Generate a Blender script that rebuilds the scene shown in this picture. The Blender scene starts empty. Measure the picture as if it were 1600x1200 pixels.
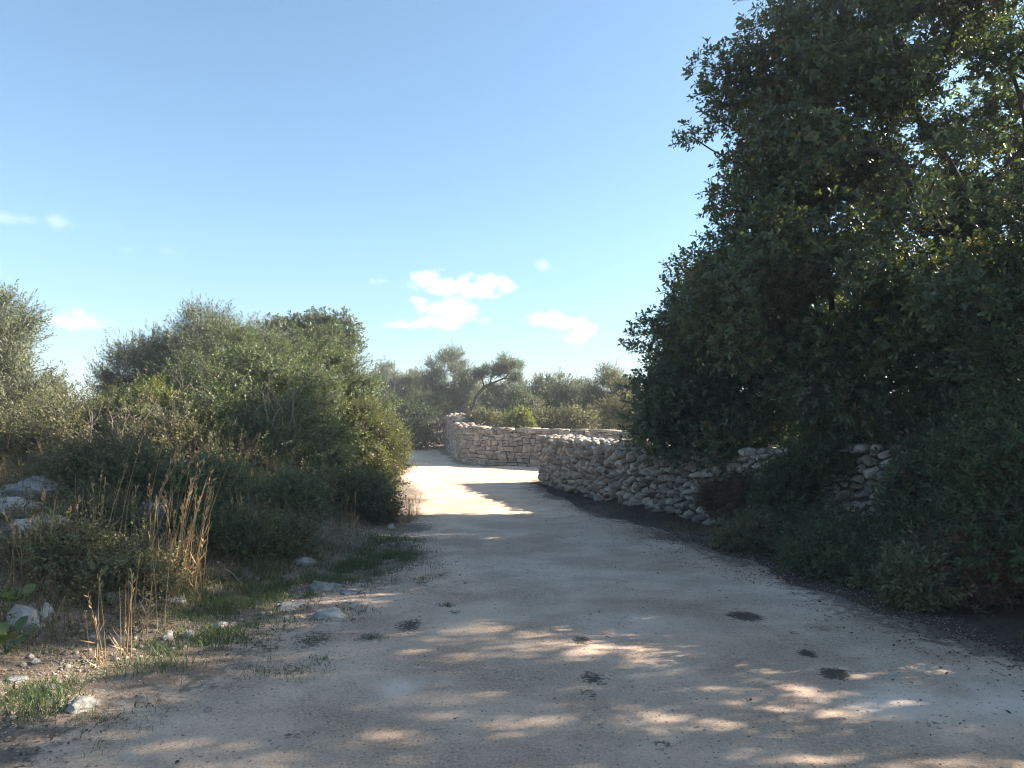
import bpy, math, random
import numpy as np

C = bpy.context.scene.collection
R = math.radians
SEED = 7
rng = np.random.default_rng(SEED)

# ------------------------------------------------------------------ camera
F = 1209.0            # focal length in pixels of the 1600 x 1200 photograph
EYE = 1.6
HORIZON = 660.0
PITCH = math.atan((HORIZON - 600.0) / F)
cam_data = bpy.data.cameras.new('camera')
cam_data.sensor_width = 36.0
cam_data.lens = 36.0 * F / 1600.0
cam_data.clip_start = 0.05
cam_data.clip_end = 6000.0
cam = bpy.data.objects.new('camera', cam_data)
C.objects.link(cam)
cam.location = (0, 0, EYE)
cam.rotation_euler = (math.pi / 2 + PITCH, 0, 0)
scn = bpy.context.scene
scn.camera = cam

# ------------------------------------------------------------------ light
SUN_AZ = 76.5         # degrees from +Y (view direction) towards +X (right)
SUN_EL = 28.5
SKY_STRENGTH = 0.078
SUN_STRENGTH = 3.9
EXPOSURE = 2.22
scn.view_settings.view_transform = 'Standard'
scn.view_settings.look = 'None'
scn.view_settings.gamma = 1
scn.view_settings.use_curve_mapping = False
scn.view_settings.exposure = EXPOSURE
az, el = R(SUN_AZ), R(SUN_EL)
SUN = np.array([math.sin(az) * math.cos(el), math.cos(az) * math.cos(el), math.sin(el)])
sl = bpy.data.lights.new('sun', 'SUN')
sl.energy = SUN_STRENGTH
sl.angle = R(0.53)
sl.color = (1.0, 0.905, 0.78)
so = bpy.data.objects.new('sun', sl)
C.objects.link(so)
from mathutils import Vector
so.rotation_euler = Vector((-SUN[0], -SUN[1], -SUN[2])).to_track_quat('-Z', 'Y').to_euler()
so.location = (20, 5, 20)

scn.cycles.max_bounces = 7
scn.cycles.diffuse_bounces = 4
scn.cycles.glossy_bounces = 2
scn.cycles.transmission_bounces = 4
scn.cycles.use_denoising = True
scn.cycles.sample_clamp_indirect = 6.0
scn.cycles.filter_width = 1.15


def ray(px, py):
    u = (px - 800.0) / F
    v = -(py - 600.0) / F
    c, s = math.cos(PITCH), math.sin(PITCH)
    return np.array([u, c - s * v, s + c * v])


def W(px, py, d):
    """world point on the sight line of a photo pixel, d metres ahead"""
    r = ray(px, py)
    return np.array([0, 0, EYE]) + r * (d / r[1])


def build_world():
    w = bpy.data.worlds.new('World')
    scn.world = w
    w.use_nodes = True
    nt = w.node_tree
    nt.nodes.clear()
    N, L = nt.nodes.new, nt.links.new
    out = N('ShaderNodeOutputWorld')
    bg = N('ShaderNodeBackground')
    bg.inputs['Strength'].default_value = SKY_STRENGTH
    sky = N('ShaderNodeTexSky')
    sky.sky_type = 'NISHITA'
    sky.sun_disc = False
    sky.sun_elevation = el
    sky.sun_rotation = az
    sky.altitude = 200
    sky.air_density = 1.0
    sky.dust_density = 1.3
    sky.ozone_density = 0.9
    tc = N('ShaderNodeTexCoord')
    sep = N('ShaderNodeSeparateXYZ')
    L(tc.outputs['Generated'], sep.inputs[0])

    def M(op, a, b=None, c=None, clamp=False):
        n = N('ShaderNodeMath')
        n.operation = op
        n.use_clamp = clamp
        for i, v in enumerate((a, b, c)):
            if v is None:
                continue
            if hasattr(v, 'is_linked'):
                L(v, n.inputs[i])
            else:
                n.inputs[i].default_value = v
        return n.outputs[0]
    azim = M('ARCTAN2', sep.outputs[0], sep.outputs[1])
    elev = M('ARCSINE', sep.outputs[2])
    noise = N('ShaderNodeTexNoise')
    noise.inputs['Scale'].default_value = 40
    noise.inputs['Detail'].default_value = 7
    noise.inputs['Roughness'].default_value = 0.58
    mp = N('ShaderNodeMapping')
    mp.inputs['Scale'].default_value = (1, 1, 1.5)
    L(tc.outputs['Generated'], mp.inputs[0])
    L(mp.outputs[0], noise.inputs['Vector'])
    n0 = M('SUBTRACT', noise.outputs['Fac'], 0.5)
    # (photo px, py, half width px, half height px, density)
    puffs = [(672, 442, 50, 22, 1.0), (745, 448, 58, 21, 1.0), (785, 452, 26, 12, .8), (712, 486, 62, 21, 1.0), (655, 478, 18, 18, .8), (735, 500, 40, 12, .8),
             (690, 505, 75, 14, .5), (855, 497, 46, 15, 1.0), (905, 508, 32, 18, .9), (905, 528, 28, 16, .85),
             (132, 503, 55, 14, .42), (118, 492, 24, 12, .36), (590, 441, 18, 10, .28), (846, 415, 18, 10, .26),
             (30, 343, 40, 9, .13), (90, 346, 22, 11, .16), (270, 394, 22, 9, .06), (197, 390, 14, 9, .05), (628, 508, 24, 8, .4)]
    acc = None
    for (px, py, a, b, dn) in puffs:
        r = ray(px, py)
        r = r / np.linalg.norm(r)
        a0, e0 = math.atan2(r[0], r[1]), math.asin(r[2])
        du = M('MULTIPLY', M('SUBTRACT', azim, a0), F / a * 0.98)
        dv = M('MULTIPLY', M('SUBTRACT', elev, e0), F / b * 0.98)
        rr = M('ADD', M('MULTIPLY', du, du), M('MULTIPLY', dv, dv))
        f = M('SUBTRACT', 1.0, M('POWER', rr, .7))
        f = M('ADD', f, M('MULTIPLY', n0, 3.4))
        f = M('MULTIPLY', M('SUBTRACT', f, 0.06), 1.05, clamp=True)
        f = M('POWER', f, 1.8)
        f = M('MULTIPLY', f, M('MULTIPLY', M('SUBTRACT', 2.4, rr, clamp=True), dn))
        acc = f if acc is None else M('MAXIMUM', acc, f)
    hi = M('SMOOTH_MIN', acc, 0.97, 0.1)
    mix = N('ShaderNodeMix')
    mix.data_type = 'RGBA'
    L(hi, mix.inputs[0])
    grade = N('ShaderNodeMix')
    grade.data_type = 'RGBA'
    grade.blend_type = 'MULTIPLY'
    grade.inputs[0].default_value = 1
    L(sky.outputs[0], grade.inputs[6])
    el_ramp = N('ShaderNodeValToRGB')
    cr = el_ramp.color_ramp
    cr.elements[0].position, cr.elements[0].color = 0.0, (.42, .53, .63, 1)
    cr.elements[1].position, cr.elements[1].color = 0.55, (.60, .715, .73, 1)
    e = cr.elements.new(.22)
    e.color = (.545, .68, .735, 1)
    L(sep.outputs[2], el_ramp.inputs[0])
    L(el_ramp.outputs[0], grade.inputs[7])
    L(grade.outputs[2], mix.inputs[6])
    mix.inputs[7].default_value = (5.2, 5.05, 5.05, 1)
    L(mix.outputs[2], bg.inputs['Color'])
    L(bg.outputs[0], out.inputs['Surface'])


build_world()

# ------------------------------------------------------------------ numpy noise


def _hash(ix, iy, iz, seed):
    h = (ix.astype(np.int64) * 374761393 + iy.astype(np.int64) * 668265263 + iz.astype(np.int64) * 2147483647 + seed * 974634497) & 0xffffffff
    h = ((h ^ (h >> 13)) * 1274126177) & 0xffffffff
    h = ((h ^ (h >> 16)) * 2246822519) & 0xffffffff
    return ((h ^ (h >> 15)) & 0xffff) / 65535.0


def vnoise(P, seed=0):
    P = np.asarray(P, float)
    i = np.floor(P)
    f = P - i
    f = f * f * (3 - 2 * f)
    i = i.astype(np.int64)
    r = 0
    for dx in (0, 1):
        wx = f[:, 0] if dx else 1 - f[:, 0]
        for dy in (0, 1):
            wy = f[:, 1] if dy else 1 - f[:, 1]
            for dz in (0, 1):
                wz = f[:, 2] if dz else 1 - f[:, 2]
                r = r + wx * wy * wz * _hash(i[:, 0] + dx, i[:, 1] + dy, i[:, 2] + dz, seed)
    return r * 2 - 1


def fbm(P, seed=0, octaves=4, gain=.5):
    P = np.asarray(P, float)
    r, a = 0, 1.0
    for o in range(octaves):
        r = r + a * vnoise(P * 2 ** o, seed + o * 17)
        a *= gain
    return r


def n2(x, y, s, seed, octaves=3):
    x = np.asarray(x, float)
    y = np.asarray(y, float)
    return fbm(np.stack([x.ravel() * s, y.ravel() * s, np.zeros(x.size)], 1), seed, octaves).reshape(x.shape)


def sstep(a, b, x):
    t = np.clip((x - a) / (b - a), 0, 1)
    return t * t * (3 - 2 * t)


def unit(v):
    return v / np.maximum(np.linalg.norm(v, axis=-1, keepdims=True), 1e-9)

# ------------------------------------------------------------------ object helpers


def link_mesh(name, verts, faces, mat, parent=None, smooth=False, attrs=None):
    """faces: list of (M,k) index arrays; one mesh object"""
    me = bpy.data.meshes.new(name)
    verts = np.asarray(verts, np.float32)
    faces = [np.asarray(f, np.int32) for f in faces if len(f)]
    loops = np.concatenate([f.ravel() for f in faces])
    tot = np.concatenate([np.full(len(f), f.shape[1], np.int32) for f in faces])
    start = np.concatenate([[0], np.cumsum(tot)[:-1]]).astype(np.int32)
    me.vertices.add(len(verts))
    me.vertices.foreach_set('co', verts.ravel())
    me.loops.add(len(loops))
    me.loops.foreach_set('vertex_index', loops)
    me.polygons.add(len(tot))
    me.polygons.foreach_set('loop_start', start)
    if smooth:
        me.polygons.foreach_set('use_smooth', np.ones(len(tot), bool))
    for k, v in (attrs or {}).items():
        a = me.attributes.new(k, 'FLOAT', 'POINT')
        a.data.foreach_set('value', np.asarray(v, np.float32))
    me.update(calc_edges=True)
    me.validate()
    me.materials.append(mat)
    o = bpy.data.objects.new(name, me)
    C.objects.link(o)
    if parent:
        o.parent = parent
    return o


def tag(o, label=None, cat=None, group=None, kind=None):
    if label:
        o['label'] = label
    if cat:
        o['category'] = cat
    if group:
        o['group'] = group
    if kind:
        o['kind'] = kind
    return o


def empty(name, loc):
    o = bpy.data.objects.new(name, None)
    o.empty_display_size = .2
    C.objects.link(o)
    o.location = tuple(float(v) for v in loc)
    return o


def dup(root, loc, rotz=0, scale=1, label=None, group=None):
    r = root.copy()
    C.objects.link(r)
    r.location = tuple(float(v) for v in loc)
    r.rotation_euler = (0, 0, rotz)
    r.scale = (scale, scale, scale)
    if label:
        r['label'] = label
    if group:
        r['group'] = group
    for ch in list(root.children):
        c = ch.copy()
        C.objects.link(c)
        c.parent = r
    return r


class Geo:
    """collects vertices and faces of one mesh"""

    def __init__(s):
        s.v, s.f, s.n, s.a = [], {}, 0, []

    def add(s, v, fs, a=None):
        v = np.asarray(v, float)
        s.v.append(v)
        s.a.append(np.zeros(len(v)) if a is None else np.broadcast_to(np.asarray(a, float), (len(v),)))
        for f in fs:
            f = np.asarray(f, np.int64)
            if len(f):
                s.f.setdefault(f.shape[1], []).append(f + s.n)
        s.n += len(v)

    def build(s, name, mat, parent=None, smooth=False, attr='tint', origin=None):
        v = np.concatenate(s.v)
        if origin is not None:
            v = v - np.asarray(origin)
        return link_mesh(name, v, [np.concatenate(x) for x in s.f.values()], mat, parent, smooth, {attr: np.concatenate(s.a)})

# ------------------------------------------------------------------ materials


def new_mat(name):
    m = bpy.data.materials.new(name)
    m.use_nodes = True
    nt = m.node_tree
    nt.nodes.clear()
    return m, nt, nt.nodes.new, nt.links.new


def ramp(nt, stops, interp='LINEAR'):
    n = nt.nodes.new('ShaderNodeValToRGB')
    cr = n.color_ramp
    cr.interpolation = interp
    while len(cr.elements) > 1:
        cr.elements.remove(cr.elements[-1])
    cr.elements[0].position = stops[0][0]
    cr.elements[0].color = (*stops[0][1], 1)
    for p, c in stops[1:]:
        e = cr.elements.new(p)
        e.color = (*c, 1)
    return n


def leaf_mat(name, stops, trans=0.35, under=None, rough=0.5, tcol=(1.25, 1.25, .6), spec=.35):
    m, nt, N, L = new_mat(name)
    out = N('ShaderNodeOutputMaterial')
    at = N('ShaderNodeAttribute')
    at.attribute_name = 'tint'
    rp = ramp(nt, stops)
    L(at.outputs['Fac'], rp.inputs[0])
    col = rp.outputs[0]
    if under:
        g = N('ShaderNodeNewGeometry')
        mx = N('ShaderNodeMix')
        mx.data_type = 'RGBA'
        L(g.outputs['Backfacing'], mx.inputs[0])
        L(col, mx.inputs[6])
        mx.inputs[7].default_value = (*under, 1)
        col = mx.outputs[2]
    p = N('ShaderNodeBsdfPrincipled')
    p.inputs['Roughness'].default_value = rough
    p.inputs['Specular IOR Level'].default_value = spec
    L(col, p.inputs['Base Color'])
    t = N('ShaderNodeBsdfTranslucent')
    ml = N('ShaderNodeMix')
    ml.data_type = 'RGBA'
    ml.blend_type = 'MULTIPLY'
    ml.inputs[0].default_value = 1
    L(rp.outputs[0], ml.inputs[6])
    ml.inputs[7].default_value = (*tcol, 1)
    L(ml.outputs[2], t.inputs['Color'])
    ms = N('ShaderNodeMixShader')
    ms.inputs[0].default_value = trans
    L(p.outputs[0], ms.inputs[1])
    L(t.outputs[0], ms.inputs[2])
    L(ms.outputs[0], out.inputs['Surface'])
    return m


def noise_node(nt, scale, detail=6, rough=.6, vec=None):
    n = nt.nodes.new('ShaderNodeTexNoise')
    n.inputs['Scale'].default_value = scale
    n.inputs['Detail'].default_value = detail
    n.inputs['Roughness'].default_value = rough
    if vec is not None:
        nt.links.new(vec, n.inputs['Vector'])
    return n


def mixc(nt, fac, a, b, mode='MIX'):
    n = nt.nodes.new('ShaderNodeMix')
    n.data_type = 'RGBA'
    n.blend_type = mode
    for i, v in ((0, fac), (6, a), (7, b)):
        if hasattr(v, 'is_linked'):
            nt.links.new(v, n.inputs[i])
        elif i == 0:
            n.inputs[0].default_value = v
        else:
            n.inputs[i].default_value = (*v, 1)
    return n.outputs[2]


def mathn(nt, op, a, b=0.0, clamp=False):
    n = nt.nodes.new('ShaderNodeMath')
    n.operation = op
    n.use_clamp = clamp
    for i, v in enumerate((a, b)):
        if hasattr(v, 'is_linked'):
            nt.links.new(v, n.inputs[i])
        else:
            n.inputs[i].default_value = v
    return n.outputs[0]


def bump_to(nt, p, h, strength, dist):
    b = nt.nodes.new('ShaderNodeBump')
    b.inputs['Strength'].default_value = strength
    b.inputs['Distance'].default_value = dist
    nt.links.new(h, b.inputs['Height'])
    nt.links.new(b.outputs[0], p.inputs['Normal'])


def stone_mat(name, a, b, c, lichen=(.06, .06, .055), amount=.35, scale=1.0):
    """limestone: three tones by stone (tint) and noise, dark lichen specks"""
    m, nt, N, L = new_mat(name)
    out = N('ShaderNodeOutputMaterial')
    p = N('ShaderNodeBsdfPrincipled')
    p.inputs['Roughness'].default_value = .9
    p.inputs['Specular IOR Level'].default_value = .15
    tc = N('ShaderNodeTexCoord')
    v = tc.outputs['Object']
    at = N('ShaderNodeAttribute')
    at.attribute_name = 'tint'
    rp = ramp(nt, [(0, a), (.55, b), (1, c)])
    L(at.outputs['Fac'], rp.inputs[0])
    n1 = noise_node(nt, 4.5 * scale, 8, .65, v)
    r1 = ramp(nt, [(.32, (.62, .60, .58)), (.68, (1.12, 1.1, 1.06))])
    L(n1.outputs['Fac'], r1.inputs[0])
    col = mixc(nt, 1, rp.outputs[0], r1.outputs[0], 'MULTIPLY')
    n2_ = noise_node(nt, 23 * scale, 9, .72, v)
    r2 = ramp(nt, [(.54, (0, 0, 0)), (.66, (1, 1, 1))])
    L(n2_.outputs['Fac'], r2.inputs[0])
    col = mixc(nt, mathn(nt, 'MULTIPLY', r2.outputs[0], amount), col, lichen)
    n3 = noise_node(nt, 2.2 * scale, 4, .5, v)
    r3 = ramp(nt, [(.55, (0, 0, 0)), (.75, (1, 1, 1))])
    L(n3.outputs['Fac'], r3.inputs[0])
    col = mixc(nt, mathn(nt, 'MULTIPLY', r3.outputs[0], .35), col, (.34, .25, .16))
    L(col, p.inputs['Base Color'])
    h = mathn(nt, 'ADD', n1.outputs['Fac'], mathn(nt, 'MULTIPLY', n2_.outputs['Fac'], .6))
    bump_to(nt, p, h, .9, .03)
    L(p.outputs[0], out.inputs['Surface'])
    return m


def plain_mat(name, a, b, scale=6, rough=.9, bump=.4, dist=.02):
    m, nt, N, L = new_mat(name)
    out = N('ShaderNodeOutputMaterial')
    p = N('ShaderNodeBsdfPrincipled')
    p.inputs['Roughness'].default_value = rough
    p.inputs['Specular IOR Level'].default_value = .15
    tc = N('ShaderNodeTexCoord')
    n = noise_node(nt, scale, 6, .65, tc.outputs['Object'])
    r = ramp(nt, [(.3, a), (.7, b)])
    L(n.outputs['Fac'], r.inputs[0])
    L(r.outputs[0], p.inputs['Base Color'])
    bump_to(nt, p, n.outputs['Fac'], bump, dist)
    L(p.outputs[0], out.inputs['Surface'])
    return m


def tint_mat(name, stops, rough=.9, trans=0.0):
    return leaf_mat(name, stops, trans, None, rough, (1.1, 1.0, .8), .1)


OAK = leaf_mat('oak leaf', [(0, (.055, .082, .050)), (.5, (.080, .112, .058)), (.90, (.108, .140, .058)), (.965, (.14, .145, .045)), (.985, (.24, .16, .045)), (1, (.22, .10, .04))], .36, (.095, .12, .08), .38, (1.35, 1.3, .55), .5)
OLIVE = leaf_mat('olive leaf', [(0, (.095, .112, .070)), (.6, (.145, .162, .098)), (1, (.20, .21, .125))], .22, (.25, .265, .21), .55)
OLIVE_Y = leaf_mat('yellowing olive leaf', [(0, (.10, .11, .05)), (.6, (.16, .155, .07)), (1, (.24, .19, .08))], .25, (.20, .20, .13), .55)
MASTIC = leaf_mat('mastic leaf', [(0, (.078, .112, .048)), (.6, (.132, .168, .070)), (.93, (.18, .19, .075)), (1, (.22, .18, .08))], .3, (.145, .165, .10), .45, (1.15, 1.15, .7))
LIGHTG = leaf_mat('light green leaf', [(0, (.085, .105, .032)), (.6, (.135, .145, .045)), (1, (.20, .17, .06))], .35, (.13, .14, .07), .5)
YELLOWG = leaf_mat('yellow green leaf', [(0, (.11, .15, .03)), (1, (.22, .23, .05))], .4, (.15, .17, .07), .5)
DARKB = leaf_mat('dark bush leaf', [(0, (.046, .072, .036)), (.6, (.072, .102, .046)), (.92, (.11, .13, .05)), (.97, (.14, .14, .045)), (1, (.18, .11, .04))], .35, (.085, .10, .065), .55, (1.25, 1.25, .6), .2)
THICKET = leaf_mat('thicket leaf', [(0, (.026, .046, .024)), (.6, (.044, .068, .032)), (1, (.08, .10, .04))], .25, (.045, .06, .04), .55, (1.2, 1.2, .6), .2)
RUST = leaf_mat('rust red leaf', [(0, (.06, .07, .035)), (.5, (.10, .065, .035)), (1, (.17, .075, .045))], .35, (.10, .06, .05), .5)
BRAMBLE = leaf_mat('bramble leaf', [(0, (.065, .080, .036)), (.55, (.11, .118, .052)), (.8, (.17, .15, .075)), (1, (.27, .19, .11))], .3, (.11, .12, .08), .55)
GRASS = leaf_mat('green grass', [(0, (.050, .085, .032)), (.6, (.085, .125, .045)), (.85, (.16, .17, .065)), (1, (.26, .21, .11))], .3, None, .5)
STRAW = leaf_mat('dry straw', [(0, (.15, .11, .06)), (.5, (.27, .20, .11)), (1, (.40, .31, .19))], .25, None, .6, (1.1, 1, .8), .15)
STALK = leaf_mat('dry stalk', [(0, (.30, .19, .09)), (.5, (.42, .28, .14)), (1, (.52, .39, .22))], .1, None, .6, (1.1, 1, .8), .15)
LITTER = leaf_mat('dead leaf', [(0, (.040, .032, .027)), (.5, (.085, .064, .050)), (.85, (.15, .10, .068)), (1, (.26, .16, .09))], .1, None, .7, (1.1, 1, .8), .2)
BARK = plain_mat('grey bark', (.055, .047, .040), (.14, .12, .10), 9, .95, .8, .03)
OBARK = plain_mat('oak bark', (.040, .033, .028), (.10, .083, .068), 9, .95, .8, .03)
DEADW = plain_mat('dead wood', (.16, .12, .09), (.36, .30, .25), 12, .9, .5, .01)
WALLST = stone_mat('dry wall stone', (.25, .22, .19), (.42, .375, .325), (.60, .54, .46), amount=.6, scale=1.7)
PINKST = stone_mat('squared wall stone', (.27, .22, .18), (.38, .32, .265), (.50, .43, .355), (.12, .10, .085), amount=.25)
ROCK = stone_mat('weathered limestone', (.27, .26, .25), (.36, .34, .32), (.46, .435, .40), amount=.55)
CORE = plain_mat('earth core with joint shade', (.035, .03, .026), (.09, .075, .062), 7)  # earth core, colour darkened so gaps between stones read as shadow
GRAVEL = stone_mat('gravel', (.26, .22, .185), (.44, .38, .32), (.60, .53, .46), amount=.15, scale=3)

# ------------------------------------------------------------------ terrain
ROADP = np.array([(-3.6, -8), (-3.1, 0), (-2.85, 3), (-2.62, 3.95), (-2.45, 4.84), (-1.85, 6.7), (-1.35, 9.7), (-1.65, 13.8), (-2.35, 18), (-3.7, 24), (-5.6, 34), (-7.2, 44),
                  (-5.0, 44), (-3.9, 38), (-3.1, 34.6), (-2.35, 31), (-1.7, 28.9), (-1.0, 28.45), (.4, 28.1), (1.6, 27.3), (4, 24.3), (9, 19.3), (16, 12.5),
                  (12.5, 10), (6.0, 17), (3.2, 20.3), (1.3, 21.9), (.62, 21.3), (.5, 20.6), (.85, 17.5), (1.25, 15), (1.7, 13), (2.0, 12.1), (2.75, 8.4), (3.45, 5.2), (3.8, 3), (4.1, -8)], float)


def poly_sd(x, y, P):
    """signed distance, positive outside the polygon"""
    shp = np.shape(x)
    p = np.stack([np.ravel(x), np.ravel(y)], 1)
    d = np.full(len(p), 1e9)
    inside = np.zeros(len(p), bool)
    n = len(P)
    for i in range(n):
        a, b = P[i], P[(i + 1) % n]
        e = b - a
        w = p - a
        t = np.clip((w @ e) / (e @ e), 0, 1)
        d = np.minimum(d, ((w - t[:, None] * e) ** 2).sum(1))
        c = ((a[1] > p[:, 1]) != (b[1] > p[:, 1])) & (p[:, 0] < (b[0] - a[0]) * (p[:, 1] - a[1]) / (b[1] - a[1] + 1e-12) + a[0])
        inside ^= c
    d = np.sqrt(d)
    return np.where(inside, -d, d).reshape(shp)


def road_sd(x, y):
    return poly_sd(x, y, ROADP) + .16 * n2(x, y, .9, 3, 3) + .05 * n2(x, y, 4, 5, 2)


def base_h(x, y):
    x = np.asarray(x, float)
    y = np.asarray(y, float)
    sd = poly_sd(x, y, ROADP)
    left = (x < -1.2 - .06 * np.maximum(y - 14, 0)).astype(float)
    bank = sstep(.15, 3.0, sd) * left * (.30 + .50 * sstep(4.0, 9.0, y)) * (1 - .3 * sstep(20, 40, y))
    right = (1 - left) * sstep(1.0, 3.5, sd) * .35
    far = .55 * sstep(27, 40, y) * sstep(3, -1, x) + .35 * sstep(28, 60, y)
    h = bank + right + far + .10 * sstep(.2, 2, sd) * n2(x, y, .8, 11, 4) + .015 * n2(x, y, 1.3, 21, 3)
    return h * 1.0


def ground_h(x, y):
    sd = road_sd(x, y)
    return base_h(x, y) - .05 * sstep(.10, -.25, sd)


def hz(x, y):
    return float(base_h(np.array([x]), np.array([y]))[0])


def hit(px, py):
    """point of the ground seen at a photo pixel"""
    r = ray(px, py)
    t = np.concatenate([np.arange(2, 30, .02), np.arange(30, 200, .3)])
    p = np.array([0, 0, EYE]) + t[:, None] * r
    g = base_h(p[:, 0], p[:, 1])
    k = np.argmax(p[:, 2] < g)
    return np.array([p[k, 0], p[k, 1], g[k]])


def soil_mat():
    m, nt, N, L = new_mat('soil')
    out = N('ShaderNodeOutputMaterial')
    p = N('ShaderNodeBsdfPrincipled')
    p.inputs['Roughness'].default_value = .95
    p.inputs['Specular IOR Level'].default_value = .1
    tc = N('ShaderNodeTexCoord')
    v = tc.outputs['Object']
    a = noise_node(nt, .9, 8, .65, v)
    r = ramp(nt, [(.28, (.13, .10, .075)), (.5, (.25, .20, .15)), (.72, (.37, .31, .25))])
    L(a.outputs['Fac'], r.inputs[0])
    b = noise_node(nt, 35, 6, .7, v)
    rb = ramp(nt, [(.3, (.55, .53, .50)), (.7, (1.25, 1.22, 1.2))])
    L(b.outputs['Fac'], rb.inputs[0])
    col = mixc(nt, 1, r.outputs[0], rb.outputs[0], 'MULTIPLY')
    at = N('ShaderNodeAttribute')
    at.attribute_name = 'red'
    col = mixc(nt, at.outputs['Fac'], col, (.30, .14, .075))
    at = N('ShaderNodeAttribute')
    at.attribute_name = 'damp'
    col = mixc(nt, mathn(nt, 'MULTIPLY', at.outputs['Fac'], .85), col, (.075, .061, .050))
    L(col, p.inputs['Base Color'])
    bump_to(nt, p, b.outputs['Fac'], .8, .03)
    L(p.outputs[0], out.inputs['Surface'])
    return m


def road_mat():
    m, nt, N, L = new_mat('limestone gravel road')
    out = N('ShaderNodeOutputMaterial')
    p = N('ShaderNodeBsdfPrincipled')
    p.inputs['Roughness'].default_value = .92
    p.inputs['Specular IOR Level'].default_value = .12
    tc = N('ShaderNodeTexCoord')
    v = tc.outputs['Object']
    a = noise_node(nt, .55, 7, .6, v)
    r = ramp(nt, [(.3, (.65, .47, .345)), (.5, (.745, .555, .42)), (.7, (.79, .62, .48))])
    L(a.outputs['Fac'], r.inputs[0])
    # grain
    b = noise_node(nt, 62, 8, .9, v)
    rb = ramp(nt, [(.37, (.36, .35, .34)), (.46, (.80, .79, .78)), (.54, (1.07, 1.07, 1.06)), (.63, (1.40, 1.38, 1.34))])
    L(b.outputs['Fac'], rb.inputs[0])
    vo = N('ShaderNodeTexVoronoi')
    vo.inputs['Scale'].default_value = 70
    L(v, vo.inputs['Vector'])
    rv = ramp(nt, [(.0, (.80, .80, .80)), (1, (1.18, 1.17, 1.15))])
    L(vo.outputs['Color'], rv.inputs[0])
    g = noise_node(nt, 1.3, 4, .6, v)
    rg = ramp(nt, [(.42, (0, 0, 0)), (.6, (1, 1, 1))])
    L(g.outputs['Fac'], rg.inputs[0])
    pale = N('ShaderNodeAttribute')
    pale.attribute_name = 'pale'
    grain = mathn(nt, 'MULTIPLY', mathn(nt, 'ADD', mathn(nt, 'MULTIPLY', rg.outputs[0], .5), .5), mathn(nt, 'SUBTRACT', 1.0, mathn(nt, 'MULTIPLY', pale.outputs['Fac'], .8)))
    col = mixc(nt, grain, r.outputs[0], mixc(nt, 1, r.outputs[0], rb.outputs[0], 'MULTIPLY'))
    col = mixc(nt, mathn(nt, 'MULTIPLY', grain, .7), col, mixc(nt, 1, col, rv.outputs[0], 'MULTIPLY'))
    col = mixc(nt, mathn(nt, 'MULTIPLY', pale.outputs['Fac'], .55), col, (.66, .57, .48))
    # small dark specks
    s = noise_node(nt, 16, 8, .8, v)
    rs = ramp(nt, [(.585, (0, 0, 0)), (.66, (1, 1, 1))])
    L(s.outputs['Fac'], rs.inputs[0])
    col = mixc(nt, mathn(nt, 'MULTIPLY', rs.outputs[0], .5), col, (.17, .14, .12))
    # dark worn spots
    at = N('ShaderNodeAttribute')
    at.attribute_name = 'stain'
    sn = noise_node(nt, 30, 6, .7, v)
    st = mathn(nt, 'ADD', at.outputs['Fac'], mathn(nt, 'MULTIPLY', mathn(nt, 'SUBTRACT', sn.outputs['Fac'], .5), 1.5))
    rt = ramp(nt, [(.42, (0, 0, 0)), (.62, (1, 1, 1))])
    L(st, rt.inputs[0])
    col = mixc(nt, mathn(nt, 'MULTIPLY', rt.outputs[0], .88), col, (.065, .056, .052))
    # earth at the edges
    at = N('ShaderNodeAttribute')
    at.attribute_name = 'edge'
    en = noise_node(nt, 9, 8, .75, v)
    es = mathn(nt, 'ADD', at.outputs['Fac'], mathn(nt, 'MULTIPLY', mathn(nt, 'SUBTRACT', en.outputs['Fac'], .5), 1.9))
    re = ramp(nt, [(.40, (0, 0, 0)), (.70, (1, 1, 1))])
    L(es, re.inputs[0])
    col = mixc(nt, mathn(nt, 'MULTIPLY', re.outputs[0], .8), col, (.17, .14, .11))
    L(col, p.inputs['Base Color'])
    h = mathn(nt, 'ADD', b.outputs['Fac'], mathn(nt, 'MULTIPLY', vo.outputs['Distance'], -.5))
    bump_to(nt, p, mathn(nt, 'MULTIPLY', h, grain), 1.0, .03)
    L(p.outputs[0], out.inputs['Surface'])
    return m


def axis_lines(lo, hi, step, far_lo, far_hi, g=1.12):
    mid = list(np.arange(lo, hi + 1e-6, step))
    a, s = [], step
    x = lo
    while x > far_lo:
        s *= g
        x -= s
        a.append(x)
    b, s = [], step
    x = hi
    while x < far_hi:
        s *= g
        x += s
        b.append(x)
    return np.array(a[::-1] + mid + b)


def grid_faces(nx, ny):
    i = np.arange((ny - 1) * (nx - 1))
    r, c = i // (nx - 1), i % (nx - 1)
    a = r * nx + c
    return np.stack([a, a + 1, a + nx + 1, a + nx], 1)


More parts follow.
